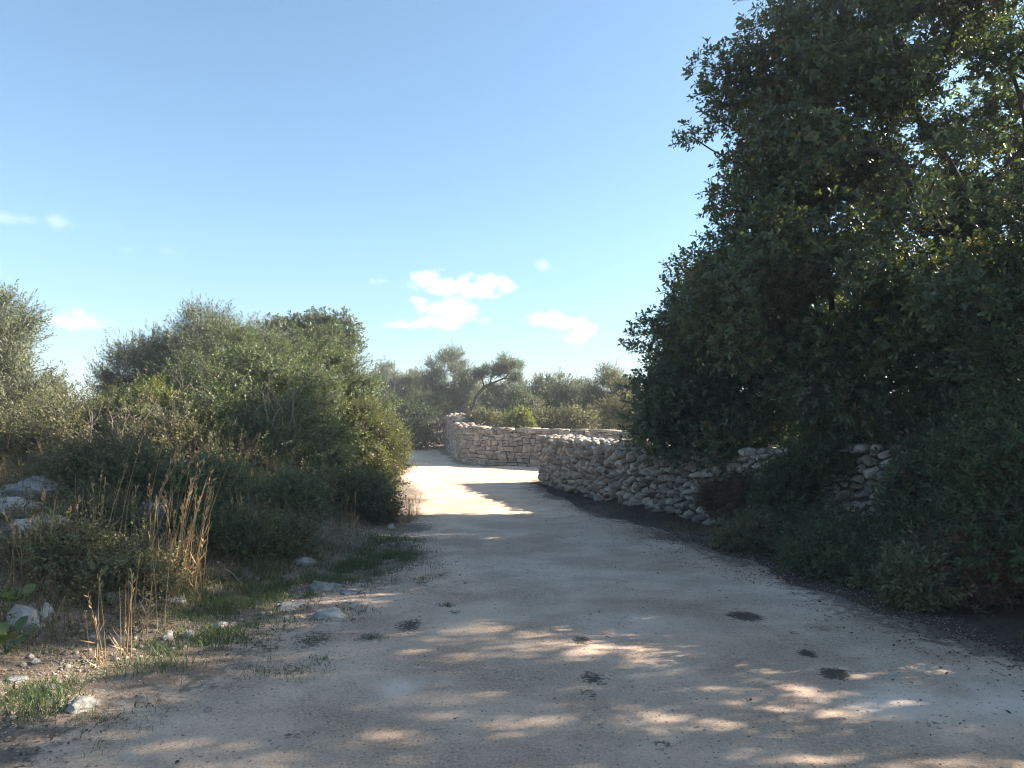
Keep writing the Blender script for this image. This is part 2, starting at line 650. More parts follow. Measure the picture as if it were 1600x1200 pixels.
def build_ground():
    xs = axis_lines(-9, 6, .11, -420, 420, 1.10)
    ys = axis_lines(1.5, 16, .11, -60, 600, 1.10)
    X, Y = np.meshgrid(xs, ys)
    Z = ground_h(X, Y)
    sd = poly_sd(X, Y, ROADP)
    red = sstep(-7.2, -9.5, X + .8 * n2(X, Y, .7, 9, 3)) * sstep(9, 12, Y) * sstep(60, 30, Y)
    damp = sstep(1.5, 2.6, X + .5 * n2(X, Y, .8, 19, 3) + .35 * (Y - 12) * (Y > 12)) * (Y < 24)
    V = np.stack([X.ravel(), Y.ravel(), Z.ravel()], 1)
    o = link_mesh('ground', V, [grid_faces(len(xs), len(ys))], soil_mat(), None, True, {'red': red.ravel(), 'damp': damp.ravel()})
    tag(o, kind='structure')
    # the road sheet
    xs = axis_lines(-4.2, 4.4, .045, -8, 17, 1.05)
    ys = axis_lines(2.4, 10, .045, -8, 45, 1.025)
    X, Y = np.meshgrid(xs, ys)
    sd = road_sd(X, Y)
    Z = base_h(X, Y) + .006 - .05 * sstep(-.05, .22, sd)
    stain = np.zeros_like(X)
    for (px, py, rx, ry, k) in [(1305, 1055, .085, .075, 1), (1165, 965, .13, .12, .95), (1262, 1024, .055, .055, .9), (908, 1003, .065, .06, .9), (640, 980, .10, .14, .75), (925, 1062, .09, .09, .72),
                                (490, 1003, .15, .16, .62), (575, 998, .11, .09, .6), (1035, 1168, .05, .05, .6), (420, 1018, .07, .06, .6), (700, 946, .06, .06, .6), (710, 958, .07, .06, .6), (950, 995, .05, .05, .6),
                                (660, 912, .1, .16, .55), (920, 1085, .08, .12, .5), (460, 1150, .07, .05, .55), (1460, 1135, .10, .05, .5), (1285, 985, .05, .05, .6), (1240, 990, .04, .05, .6), (690, 900, .1, .2, .5)]:
        c = hit(px, py)
        d2 = ((X - c[0]) / rx) ** 2 + ((Y - c[1]) / (ry * 1.6)) ** 2
        stain = np.maximum(stain, k * np.exp(-d2 * .55))
    pale = np.zeros_like(X)
    for (px, py, rx, ry, k) in [(1430, 1095, .55, .35, 1), (620, 1080, .16, .22, .7), (1250, 920, .9, .7, .5), (960, 970, .5, .4, .5), (1040, 1140, .25, .5, .5), (900, 900, .9, .7, .4), (1560, 1100, .5, .5, .9)]:
        c = hit(px, py)
        pale = np.maximum(pale, k * np.exp(-(((X - c[0]) / rx) ** 2 + ((Y - c[1]) / ry) ** 2)))
    pale = np.clip(pale * (1 + .5 * n2(X, Y, 2.5, 33, 3)), 0, 1)
    wl = np.where((X < 0) & (Y < 14), 1.35 - .45 * sstep(6, 11, Y), .75)
    edge = sstep(-wl, .1, sd) * (.75 + .35 * n2(X, Y, 1.2, 44, 3))
    edge = np.clip(edge, 0, 1)
    V = np.stack([X.ravel(), Y.ravel(), Z.ravel()], 1)
    f = grid_faces(len(xs), len(ys))
    keep = (sd.ravel()[f] < .3).any(1)
    f = f[keep]
    used = np.unique(f)
    idx = np.full(len(V), -1)
    idx[used] = np.arange(len(used))
    at = {'stain': stain.ravel()[used], 'pale': pale.ravel()[used], 'edge': edge.ravel()[used]}
    o = link_mesh('road', V[used], [idx[f]], road_mat(), None, True, at)
    tag(o, kind='structure')


build_ground()

# ------------------------------------------------------------------ stones
_ico = {}


def ico(sub):
    if sub not in _ico:
        import bmesh
        bm = bmesh.new()
        bmesh.ops.create_icosphere(bm, subdivisions=sub, radius=1)
        bm.verts.ensure_lookup_table()
        v = np.array([x.co[:] for x in bm.verts])
        f = np.array([[q.index for q in p.verts] for p in bm.faces])
        bm.free()
        _ico[sub] = (v, f)
    return _ico[sub]


def rock_geo(size, seed, sub=3, rough=.22):
    v, f = ico(sub)
    r = np.random.default_rng(seed)
    v = v.copy()
    for k in range(14):
        n = unit(r.normal(size=3))
        d = r.uniform(.42, .85)
        over = v @ n - d
        v = v - np.where(over > 0, over, 0)[:, None] * n * .97
    v = v / np.abs(v).max(0)
    q = v * 1.6 + seed * 3.17
    v = v * (1 + rough * .6 * fbm(q * 2.2, seed, 4, .6))[:, None]
    a = r.uniform(0, 6.28)
    v = v * np.asarray(size)
    c, s = math.cos(a), math.sin(a)
    v[:, :2] = v[:, :2] @ np.array([[c, s], [-s, c]])
    return v, f


def clip(poly, p, n):
    """keep the side of the line through p where (x-p).n <= 0"""
    out = []
    m = len(poly)
    for i in range(m):
        a, b = poly[i], poly[(i + 1) % m]
        da = (a[0] - p[0]) * n[0] + (a[1] - p[1]) * n[1]
        db = (b[0] - p[0]) * n[0] + (b[1] - p[1]) * n[1]
        if da <= 0:
            out.append(a)
        if (da < 0 < db) or (db < 0 < da):
            t = da / (da - db)
            out.append((a[0] + (b[0] - a[0]) * t, a[1] + (b[1] - a[1]) * t))
    return out


def cells(L, H, w, h, seed, jitter=.38, drop=.16):
    r = np.random.default_rng(seed)
    pts = []
    rows = max(1, round(H / h))
    hh = H / rows
    for j in range(-1, rows + 1):
        k = r.uniform(.8, 1.25)
        n = int(L / (w * k)) + 2
        off = r.uniform(0, 1)
        for i in range(-1, n + 1):
            if 0 <= j < rows and r.random() < drop:
                continue
            pts.append(((i + off + r.uniform(-jitter, jitter)) * w * k, (j + .5 + r.uniform(-jitter, jitter) * .9) * hh))
    P = np.array(pts)
    asp = w / hh
    res = []
    for i, p in enumerate(P):
        if not (-.02 < p[0] < L + .02 and 0 < p[1] < H):
            continue
        d = np.hypot((P[:, 0] - p[0]) / asp, P[:, 1] - p[1])
        near = np.argsort(d)[1:22]
        poly = [(max(0, p[0] - 3 * w), 0), (min(L, p[0] + 3 * w), 0), (min(L, p[0] + 3 * w), H), (max(0, p[0] - 3 * w), H)]
        for j in near:
            q = P[j]
            poly = clip(poly, ((p[0] + q[0]) / 2, (p[1] + q[1]) / 2), ((q[0] - p[0]) / asp ** 2, q[1] - p[1]))
            if len(poly) < 3:
                break
        if len(poly) >= 3:
            res.append(np.array(poly))
    return res


def catmull(P, n=14):
    P = np.asarray(P, float)
    Q = np.vstack([2 * P[0] - P[1], P, 2 * P[-1] - P[-2]])
    out = []
    for i in range(1, len(Q) - 2):
        for t in np.arange(n) / n:
            a, b, c, d = Q[i - 1], Q[i], Q[i + 1], Q[i + 2]
            out.append(.5 * ((2 * b) + (c - a) * t + (2 * a - 5 * b + 4 * c - d) * t ** 2 + (3 * b - a - 3 * c + d) * t ** 3))
    out.append(P[-1])
    return np.array(out)


class Strip:
    """a wall face: path (x, y, height) followed with the outside on the right hand"""

    def __init__(s, P):
        s.P = np.asarray(P, float)
        d = np.hypot(*np.diff(s.P[:, :2], axis=0).T)
        s.s = np.concatenate([[0], np.cumsum(d)])
        s.L = s.s[-1]
        t = unit(np.gradient(s.P[:, :2], axis=0))
        s.n = np.stack([t[:, 1], -t[:, 0]], 1)

    def at(s, q, t, out):
        x = np.interp(q, s.s, s.P[:, 0])
        y = np.interp(q, s.s, s.P[:, 1])
        h = np.interp(q, s.s, s.P[:, 2])
        n = unit(np.stack([np.interp(q, s.s, s.n[:, 0]), np.interp(q, s.s, s.n[:, 1])], -1))
        x = x + n[..., 0] * out
        y = y + n[..., 1] * out
        z = base_h(x, y) * 1.0 - .04 + t * (h + .04)
        return np.stack([x, y, z], -1)


def coursed(L, H, w, h, seed):
    """roughly squared stones laid in wavering courses"""
    r = np.random.default_rng(seed)
    res = []
    ys = [0.0]
    while ys[-1] < H - h * .6:
        ys.append(min(H, ys[-1] + h * r.uniform(.65, 1.45)))
    ys[-1] = H

    def wave(x, k):
        return 0 if k in (0, len(ys) - 1) else .025 * math.sin(x * 1.7 + k * 2.1) + .018 * math.sin(x * 4.3 + k)
    for k in range(len(ys) - 1):
        x = 0
        while x < L:
            ww = w * r.uniform(.45, 1.6) * (1.25 if k < 2 else 1)
            x1 = min(L, x + ww)
            if L - x1 < .1:
                x1 = L
            y0a, y0b, y1a, y1b = ys[k] + wave(x, k), ys[k] + wave(x1, k), ys[k + 1] + wave(x, k + 1), ys[k + 1] + wave(x1, k + 1)
            sk = r.uniform(-.025, .025, 2)
            if r.random() < .22 and y1a - y0a > .14:
                ma, mb = (y0a + y1a) / 2 + r.uniform(-.02, .02), (y0b + y1b) / 2 + r.uniform(-.02, .02)
                quads = [[(x, y0a), (x1, y0b), (x1, mb), (x, ma)], [(x, ma), (x1, mb), (x1, y1b), (x, y1a)]]
            else:
                quads = [[(x, y0a), (x1, y0b), (x1, y1b), (x, y1a)]]
            for q in quads:
                q = np.array(q) + r.uniform(-.026, .026, (4, 2))
                res.append(q)
            x = x1
    return res


def stone_face(g, strip, w, h, H, seed, gap=.012, bulge=.06, rough=.03, corner=.3, square=False, jitter=.38):
    r = np.random.default_rng(seed)
    for poly in (coursed(strip.L, H, w, h, seed) if square else cells(strip.L, H, w, h, seed, jitter, .3)):
        # resample the outline
        m = len(poly)
        e = np.roll(poly, -1, 0) - poly
        ln = np.hypot(*e.T)
        if ln.sum() < .12:
            continue
        pts = []
        for i in range(m):
            k = max(1, int(ln[i] / .055))
            for j in range(k):
                pts.append(poly[i] + e[i] * j / k)
        pts = np.array(pts)
        for _ in range(1 if square else 0):
            pts = (1 - 2 * corner * .5) * pts + corner * .5 * (np.roll(pts, 1, 0) + np.roll(pts, -1, 0))
        c = pts.mean(0)
        rad = np.hypot(*(pts - c).T)
        rr = rad.mean()
        k = len(pts)
        if k < 4:
            continue
        shr = np.clip(1 - gap / np.maximum(rad, .02), .3, 1)
        b = bulge * r.uniform(.5, 1.35) * min(1.4, rr / (w * .45))
        tilt = r.normal(size=2) * (.06 if square else .3)
        off = r.normal() * .028
        rings = [(1.0, -.12), (1.0, b * .35 + off), (.86, b * .85 + off), (.5, b * 1.0 + off)] if not square else [(1.0, -.1), (1.0, b * .55), (.93, b * .95), (.5, b)]
        V = []
        for (q, dep) in rings:
            p2 = c + (pts - c) * (shr * q)[:, None]
            V.append(np.column_stack([p2, np.full(k, dep) + ((p2 - c) @ tilt if dep > 0 else 0)]))
        V.append(np.array([[c[0], c[1], b * .97 + (0 if square else off)]]))
        V = np.vstack(V)
        nz = np.stack([fbm(V * (9.0 if square else 16.0) + seed + a * 31, seed + a, 3) for a in range(3)], 1) * rough
        nz[:k] = 0
        V = V + nz
        if square:
            V = V + np.stack([vnoise(V * 22, 3), vnoise(V * 22 + 9, 4), vnoise(V * 22 + 5, 6)], 1) * .004
        if not square:
            for _ in range(6):
                pn = unit(np.array([*(r.normal(size=2) * .8), r.uniform(.45, 1)]))
                q0 = np.array([c[0], c[1], off + b * .2]) + pn * rr * r.uniform(.12, .5)
                ov = (V[k:] - q0) @ pn
                V[k:] -= np.where(ov > 0, ov, 0)[:, None] * pn * .9
        w3 = strip.at(np.clip(V[:, 0], 0, strip.L), np.clip(V[:, 1], .0, H * 1.1) / H, V[:, 2])
        i = np.arange(k)
        j = (i + 1) % k
        fq = [np.stack([a * k + i, a * k + j, (a + 1) * k + j, (a + 1) * k + i], 1) for a in range(3)]
        ft = np.stack([3 * k + i, 3 * k + j, np.full(k, 4 * k)], 1)
        g.add(w3, [np.vstack(fq), ft], r.uniform(0, 1))


def cap_stones(g, front, inner, step, size, seed, sub=2, rows=3, lift=.0):
    """loose stones bedded on the wall top between the face line and the line behind it"""
    r = np.random.default_rng(seed)
    for row in range(rows):
        q = r.uniform(0, step)
        while q < front.L:
            u = (row + .5) / rows + r.uniform(-.12, .12)
            a = front.at(np.array([q]), np.array([1.0]), np.array([0.0]))[0]
            b = front.at(np.array([q]), np.array([1.0]), np.array([-inner]))[0]
            p = a + (b - a) * u
            p[2] = a[2]
            s = size * r.uniform(.65, 1.4)
            v, f = rock_geo((s * r.uniform(.8, 1.3), s * r.uniform(.7, 1.1), s * r.uniform(.45, .8)), int(r.integers(1e6)), sub, .2)
            p[2] += s * r.uniform(-.1, .25) + lift
            g.add(v + p, [f], r.uniform(.2, 1))
            q += step * r.uniform(.7, 1.4)


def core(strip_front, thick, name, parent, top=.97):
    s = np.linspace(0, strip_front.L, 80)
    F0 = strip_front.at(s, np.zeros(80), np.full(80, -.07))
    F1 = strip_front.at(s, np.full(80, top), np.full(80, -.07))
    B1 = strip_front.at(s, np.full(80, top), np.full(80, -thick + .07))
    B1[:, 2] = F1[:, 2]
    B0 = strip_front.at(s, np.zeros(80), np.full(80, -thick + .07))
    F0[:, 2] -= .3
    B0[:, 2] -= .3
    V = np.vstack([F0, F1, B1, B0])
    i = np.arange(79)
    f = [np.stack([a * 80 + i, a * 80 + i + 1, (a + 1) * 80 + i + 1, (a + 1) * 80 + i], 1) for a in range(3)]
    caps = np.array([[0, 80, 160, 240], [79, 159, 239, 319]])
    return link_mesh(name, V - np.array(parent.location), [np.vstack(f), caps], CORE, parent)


def build_walls():
    # near dry-stone wall: from the right (hidden by the bushes) to the corner, round the end and back
    TH = .75
    near = [(7.6, 4.2, 1.0), (6.4, 6.55, 1.0), (5.1, 9.05, 1.02), (4.1, 11.0, 1.08), (3.3, 12.55, 1.12), (2.42, 14.3, 1.16), (1.95, 15.6, 1.17), (1.28, 17.9, 1.18), (.72, 20.85, 1.18)]
    front = Strip(catmull(near[::-1]))
    endp = front.P[0, :2]
    nn = front.n[0]
    back = [p for p in [(q[0] - n[0] * TH, q[1] - n[1] * TH, q[2]) for q, n in zip(front.P[::-12], front.n[::-12])]]
    root = empty('stone_wall', (*endp, 0))
    tag(root, 'rough grey dry stone wall running from the gravel bend to under the oaks', 'wall', 'dry stone walls along the road')
    g = Geo()
    stone_face(g, front, .13, .112, 1.14, 5, .012, .065, .022, .1, False, .5)
    end = Strip(np.array([(endp[0] - nn[0] * TH * q, endp[1] - nn[1] * TH * q, 1.18) for q in (1, .66, .33, 0)]))
    stone_face(g, end, .16, .12, 1.14, 15, .010, .07, .012, .1, False, .48)
    bs = Strip(catmull(back, 8))
    stone_face(g, bs, .33, .24, 1.14, 25, .012, .06, .03, .4)
    cap_stones(g, front, TH, .17, .10, 35, 2, 4)
    g.build('stonework', WALLST, root, False, origin=root.location)
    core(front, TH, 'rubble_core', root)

    # the wall across the bend: squared stones, curving back on the left
    TH = .6
    far = [(-3.12, 36.0, 1.3), (-2.92, 34.7, 1.33), (-2.25, 31.2, 1.33), (-1.9, 30.0, 1.32), (-1.45, 29.2, 1.32), (-.75, 28.72, 1.31), (.4, 28.35, 1.31), (1.7, 27.5, 1.30), (2.93, 26.2, 1.29), (4.0, 24.6, 1.17), (6.5, 22.0, 1.1), (9.3, 19.3, 1.1)]
    fr = Strip(catmull(far, 10))
    root = empty('stone_wall', (.4, 28.35, 0))
    tag(root, 'pinkish wall of squared fitted stones curving across the sunlit bend', 'wall', 'dry stone walls along the road')
    g = Geo()
    stone_face(g, fr, .23, .135, 1.3, 6, .009, .03, .016, .10, True)
    bk = Strip(np.array([(q[0] - n[0] * TH, q[1] - n[1] * TH, q[2]) for q, n in zip(fr.P[::-6], fr.n[::-6])]))
    stone_face(g, bk, .45, .26, 1.3, 26, .014, .04, .016, .25, True, .34)
    lft_len = Strip(fr.P[:32]).L
    # flat coping slabs on the straight part
    r = np.random.default_rng(3)
    q = lft_len
    while q < fr.L - .4:
        w = r.uniform(.18, .6)
        if r.random() < .4:
            sz_ = r.uniform(.07, .12)
            v, f = rock_geo((sz_ * 1.4, sz_ * 1.5, sz_ * .7), int(r.integers(1e6)), 2, .2)
            g.add(v + fr.at(np.array([q]), np.array([1.0]), np.array([-r.uniform(.05, .3)]))[0], [f], r.uniform(0, 1))
            q += sz_ * 2
            continue
        pts = []
        for (a, o, t) in [(q, .035, 0), (q + w - .02, .035, 0), (q + w - .02, -TH - .03, 0), (q, -TH - .03, 0)]:
            p = fr.at(np.array([a]), np.array([1.0]), np.array([o + r.uniform(-.02, .02)]))[0]
            pts.append(p)
        pts = np.array(pts)
        pts[:, 2] = pts[:, 2].mean() - .005
        tp = pts + np.array([0, 0, r.uniform(.05, .09)]) + r.normal(size=(4, 3)) * .008
        V = np.vstack([pts, tp])
        g.add(V, [np.array([[4, 5, 6, 7], [0, 1, 5, 4], [1, 2, 6, 5], [2, 3, 7, 6], [3, 0, 4, 7]])], r.uniform(.1, 1))
        q += w
    lft = Strip(fr.P[:32])
    cap_stones(g, lft, TH + .1, .2, .12, 36, 2, 3, .0)
    # rubble heap on the top of the curve
    r = np.random.default_rng(9)
    for k in range(46):
        s = r.uniform(.08, .19)
        v, f = rock_geo((s * 1.3, s, s * .7), int(r.integers(1e6)), 2, .2)
        q = np.clip(r.normal() * 1.1 + 2.2, .1, 5)
        p = fr.at(np.array([q]), np.array([1.0]), np.array([-r.uniform(.05, TH + .1)]))[0]
        p[2] += .05 + .24 * math.exp(-(q - 2.0) ** 2 / 1.5) * r.uniform(.1, 1)
        g.add(v + p, [f], r.uniform(0, 1))
    g.build('stonework', PINKST, root, False, origin=root.location)
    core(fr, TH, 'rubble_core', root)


build_walls()

# ------------------------------------------------------------------ plants


def tube(g, pts, rad, sides, tint=0):
    pts = np.asarray(pts, float)
    n = len(pts)
    if n < 2:
        return
    d = unit(np.gradient(pts, axis=0))
    ref = np.array([.31, .17, .93]) if abs(d[:, 2]).mean() < .8 else np.array([1, .2, 0])
    u = unit(np.cross(d, ref))
    v = np.cross(d, u)
    a = np.arange(sides) * 2 * math.pi / sides
    ring = pts[:, None] + (u[:, None] * np.cos(a)[None, :, None] + v[:, None] * np.sin(a)[None, :, None]) * np.asarray(rad)[:, None, None]
    i = np.arange(sides)
    j = (i + 1) % sides
    f = np.vstack([np.stack([k * sides + i, k * sides + j, (k + 1) * sides + j, (k + 1) * sides + i], 1) for k in range(n - 1)])
    g.add(ring.reshape(-1, 3), [f], tint)


def prisms(g, A, B, ra, rb):
    """many thin three-sided twigs from A to B"""
    d = unit(B - A)
    u = unit(np.cross(d, np.array([.3, .5, .81])))
    v = np.cross(d, u)
    n = len(A)
    V = []
    for P, r in ((A, ra), (B, rb)):
        for k in range(3):
            a = k * 2.0944
            V.append(P + (u * math.cos(a) + v * math.sin(a)) * r)
    V = np.stack(V, 1).reshape(-1, 3)
    o = (np.arange(n) * 6)[:, None]
    f = np.vstack([o + np.array([[a, (a + 1) % 3, (a + 1) % 3 + 3, a + 3]]) for a in range(3)])
    g.add(V, [f])


def grow(trunk, targets, r, seg=.3, bf=.35, wob=.05):
    """connect targets to the trunk polylines: nodes, parents"""
    pts, par, plen = [], [], []
    for line in trunk:
        last = -1
        if pts and len(line) > 1:
            dd = np.linalg.norm(np.array(pts) - line[0], axis=1)
            last = int(np.argmin(dd))
        for a, b in zip(line[:-1], line[1:]):
            k = max(1, int(np.linalg.norm(b - a) / seg))
            for i in range(0 if last < 0 else 1, k + 1):
                p = a + (b - a) * i / k
                pl = 0 if last < 0 else plen[last] + np.linalg.norm(p - pts[last])
                pts.append(p)
                par.append(last)
                plen.append(pl)
                last = len(pts) - 1
    base = pts[0]
    order = np.argsort(np.linalg.norm(targets - np.mean(np.array(pts), 0), axis=1))
    cap = len(pts) + sum(int(8 + 0 * k) for k in range(len(targets))) * 3 + 10
    PT = np.zeros((cap, 3))
    PL = np.zeros(cap)
    n = len(pts)
    PT[:n] = pts
    PL[:n] = plen
    PA = list(par)
    for ti in order:
        t = targets[ti]
        d = np.linalg.norm(PT[:n] - t, axis=1)
        cst = d + bf * PL[:n] + 1.2 * np.maximum(0, PT[:n, 2] - t[2] - .4)
        k = int(np.argmin(cst))
        a = PT[k].copy()
        L = d[k]
        m = max(1, min(20, int(L / seg)))
        last = k
        bow = np.array([0, 0, .10 * L]) + r.normal(size=3) * wob * L
        for i in range(1, m + 1):
            q = i / m
            p = a + (t - a) * q + bow * math.sin(math.pi * q) + (r.normal(size=3) * .02 if i < m else 0)
            PT[n] = p
            PL[n] = PL[last] + L / m
            PA.append(last)
            last = n
            n += 1
    return PT[:n], np.array(PA)


def branches(g, PT, PA, tip=.006, expo=2.3, rmax=.3, sides=7, rtrunk=None):
    n = len(PT)
    w = np.zeros(n)
    kids = [[] for _ in range(n)]
    for i in range(n - 1, -1, -1):
        if not kids[i]:
            w[i] = max(w[i], 1.0)
        if PA[i] >= 0:
            kids[PA[i]].append(i)
    w[:] = 0
    for i in range(n - 1, -1, -1):
        if not kids[i]:
            w[i] = 1
        if PA[i] >= 0:
            w[PA[i]] += w[i]
    rad = tip * w ** (1 / expo)
    rad = np.minimum(rad, rmax)
    stack = [(i, -1) for i in range(n) if PA[i] < 0]
    while stack:
        s, p = stack.pop()
        chain = ([p] if p >= 0 else []) + [s]
        c = s
        while kids[c]:
            ks = sorted(kids[c], key=lambda k: -w[k])
            for k in ks[1:]:
                stack.append((k, c))
            c = ks[0]
            chain.append(c)
        rr = rad[chain].copy()
        if p >= 0:
            rr[0] = min(rr[0], rr[1] * 1.15)
        tube(g, PT[chain], rr, sides if rr.max() > .03 else 4)


T_OAK = (np.array([(0, 0, 0), (.13, .24, .05), (.085, .38, .03), (.26, .62, .07), (.15, .80, .03), (0, 1, -.04), (-.15, .80, .03), (-.26, .62, .07), (-.085, .38, .03), (-.13, .24, .05)]), [(0, 1, 2, 3, 4, 5), (0, 5, 6, 7, 8, 9)])
T_HEX = (np.array([(0, 0, 0), (.20, .3, .04), (.20, .68, .04), (0, 1, -.04), (-.20, .68, .04), (-.20, .3, .04)]), [(0, 1, 2, 3), (0, 3, 4, 5)])
T_LANCE = (np.array([(0, 0, 0), (.125, .45, .03), (0, 1, -.03), (-.125, .45, .03)]), [(0, 1, 2, 3)])
T_OVAL = (np.array([(0, 0, 0), (.24, .45, .05), (0, 1, -.02), (-.24, .45, .05)]), [(0, 1, 2, 3)])


def put_leaves(g, pos, d, nrm, size, tmpl, tint):
    v, fs = tmpl
    y = unit(d)
    x = unit(np.cross(y, nrm))
    z = np.cross(x, y)
    V = pos[:, None] + (x[:, None] * v[None, :, 0, None] + y[:, None] * v[None, :, 1, None] + z[:, None] * v[None, :, 2, None]) * size[:, None, None]
    k = len(v)
    o = (np.arange(len(pos)) * k)[:, None]
    g.add(V.reshape(-1, 3), [o + np.array([f]) for f in fs], np.repeat(tint, k))


def shoots_to_leaves(g, P, A, r, length, per, tmin, size, alpha, tmpl, droop=.2, spread=.35, tint_scale=1.0, clump_tint=None):
    n = len(P)
    A = unit(A)
    u = unit(np.cross(A, r.normal(size=(n, 3))))
    v = np.cross(A, u)
    for k in range(per):
        t = tmin + (1 - tmin) * (k + r.uniform(0, 1, n)) / per
        ph = k * 2.399 + r.uniform(-.5, .5, n)
        al = R(alpha) * r.uniform(.6, 1.3, n) * (1.15 - .45 * t)
        rad = u * np.cos(ph)[:, None] + v * np.sin(ph)[:, None]
        d = A * np.cos(al)[:, None] + rad * np.sin(al)[:, None]
        d[:, 2] -= droop * r.uniform(0, 1, n)
        nr = A * np.sin(al)[:, None] - rad * np.cos(al)[:, None] + np.array([0, 0, .35]) + r.normal(size=(n, 3)) * spread
        pos = P + A * (length * (t - 1))[:, None]
        tt = r.uniform(0, 1, n)
        if clump_tint is not None:
            tt = np.clip(tt * .75 + clump_tint, 0, 1)
        put_leaves(g, pos, d, nr, size * r.uniform(.7, 1.25, n), tmpl, tt * tint_scale)


def plant(name, label, cat, base, trunk, blobs, leaf, wood, group=None, seed=1, clump_r=.45, per_m3=None, clumps=60, shoots=40, slen=.2, per=7, tmin=.5, size=.08, alpha=60, tmpl=T_OAK,
          droop=.2, up=.35, tip=.006, expo=2.3, rmax=.3, parts=('trunk', 'crown'), seg=.3, shell=(.35, 1.0), flat=.8, bf=.35, twig=.003, minz=.05, lights=1.0, spikes=0.0, keep=None):
    """a plant: blobs are ellipsoids (x, y, z, rx, ry, rz) in metres that the leaf clumps fill"""
    r = np.random.default_rng(seed)
    base = np.asarray(base, float)
    B = np.asarray(blobs, float)
    wgt = (B[:, 3] * B[:, 4] * B[:, 5]) ** .75
    wgt = wgt / wgt.sum()
    which = r.choice(len(B), clumps, p=wgt)
    dr = unit(r.normal(size=(clumps, 3)))
    uu = r.uniform(shell[0] ** 2, shell[1] ** 2, clumps) ** .5
    cc = B[which, :3] + dr * B[which, 3:] * uu[:, None]
    # drop clumps that lie deep inside another blob
    deep = np.zeros(clumps, bool)
    for b in B:
        deep |= (((cc - b[:3]) / b[3:]) ** 2).sum(1) < (shell[0] * .85) ** 2
    gz = base_h(cc[:, 0], cc[:, 1])
    ok = (~deep) & (cc[:, 2] > gz + minz)
    if keep is not None:
        ok &= keep(cc)
    cc, dr = cc[ok], dr[ok]
    m = len(cc)
    cr = clump_r * r.uniform(.6, 1.35, m)
    ct = r.normal(size=m) * .13 + .1
    PT, PA = grow([np.asarray(t, float) for t in trunk], cc, r, seg, bf)
    gw = Geo()
    branches(gw, PT, PA, tip, expo, rmax)
    ns = np.maximum(3, (shoots * (cr / clump_r) ** 2).astype(int))
    ci = np.repeat(np.arange(m), ns)
    n = len(ci)
    sd = unit(r.normal(size=(n, 3)))
    su = r.uniform(.05, 1, n) ** (1 / 2.6)
    P = cc[ci] + sd * np.array([1, 1, flat]) * (cr[ci] * su)[:, None]
    A = sd * .8 + dr[ci] * .55 + np.array([0, 0, up]) + r.normal(size=(n, 3)) * .25
    if spikes:
        sp = r.uniform(0, 1, n) < spikes
        P[sp] += unit(A[sp] * np.array([.5, .5, 1]) + np.array([0, 0, .3])) * (cr[ci][sp] * r.uniform(.3, .9, sp.sum()))[:, None]
    okz = P[:, 2] > base_h(P[:, 0], P[:, 1]) + .02
    if keep is not None:
        okz &= keep(P)
    P, A, ci = P[okz], A[okz], ci[okz]
    tw = r.uniform(0, 1, len(P)) < .45
    prisms(gw, (cc[ci] + (P - cc[ci]) * .35 * r.uniform(0, 1, (len(P), 1)))[tw], (P - unit(A) * slen * .3)[tw], twig * 1.3, twig * .7)
    gl = Geo()
    shoots_to_leaves(gl, P, A, r, slen, per, tmin, size, alpha, tmpl, droop, clump_tint=ct[ci])
    root = empty(name, base)
    tag(root, label, cat, group)
    gw.build(parts[0], wood, root, True, origin=base)
    gl.build(parts[1], leaf, root, False, origin=base)
    return root


def V3(*a):
    return np.array(a, float)


OAKP = dict(clump_r=.46, shoots=58, slen=.16, per=7, tmin=.45, size=.088, alpha=68, tmpl=T_OAK, tip=.0115, expo=2.2, rmax=.32, droop=.15)
OLVP = dict(clump_r=.42, shoots=46, slen=.30, per=13, tmin=.05, size=.066, alpha=50, tmpl=T_LANCE, tip=.007, up=.55, droop=.1, spikes=.07)
BSHP = dict(clump_r=.34, shoots=46, slen=.16, per=11, tmin=.05, size=.042, alpha=58, tmpl=T_OVAL, tip=.006, up=.5, parts=('stem', 'foliage'), expo=2.6, rmax=.08, spikes=.07)


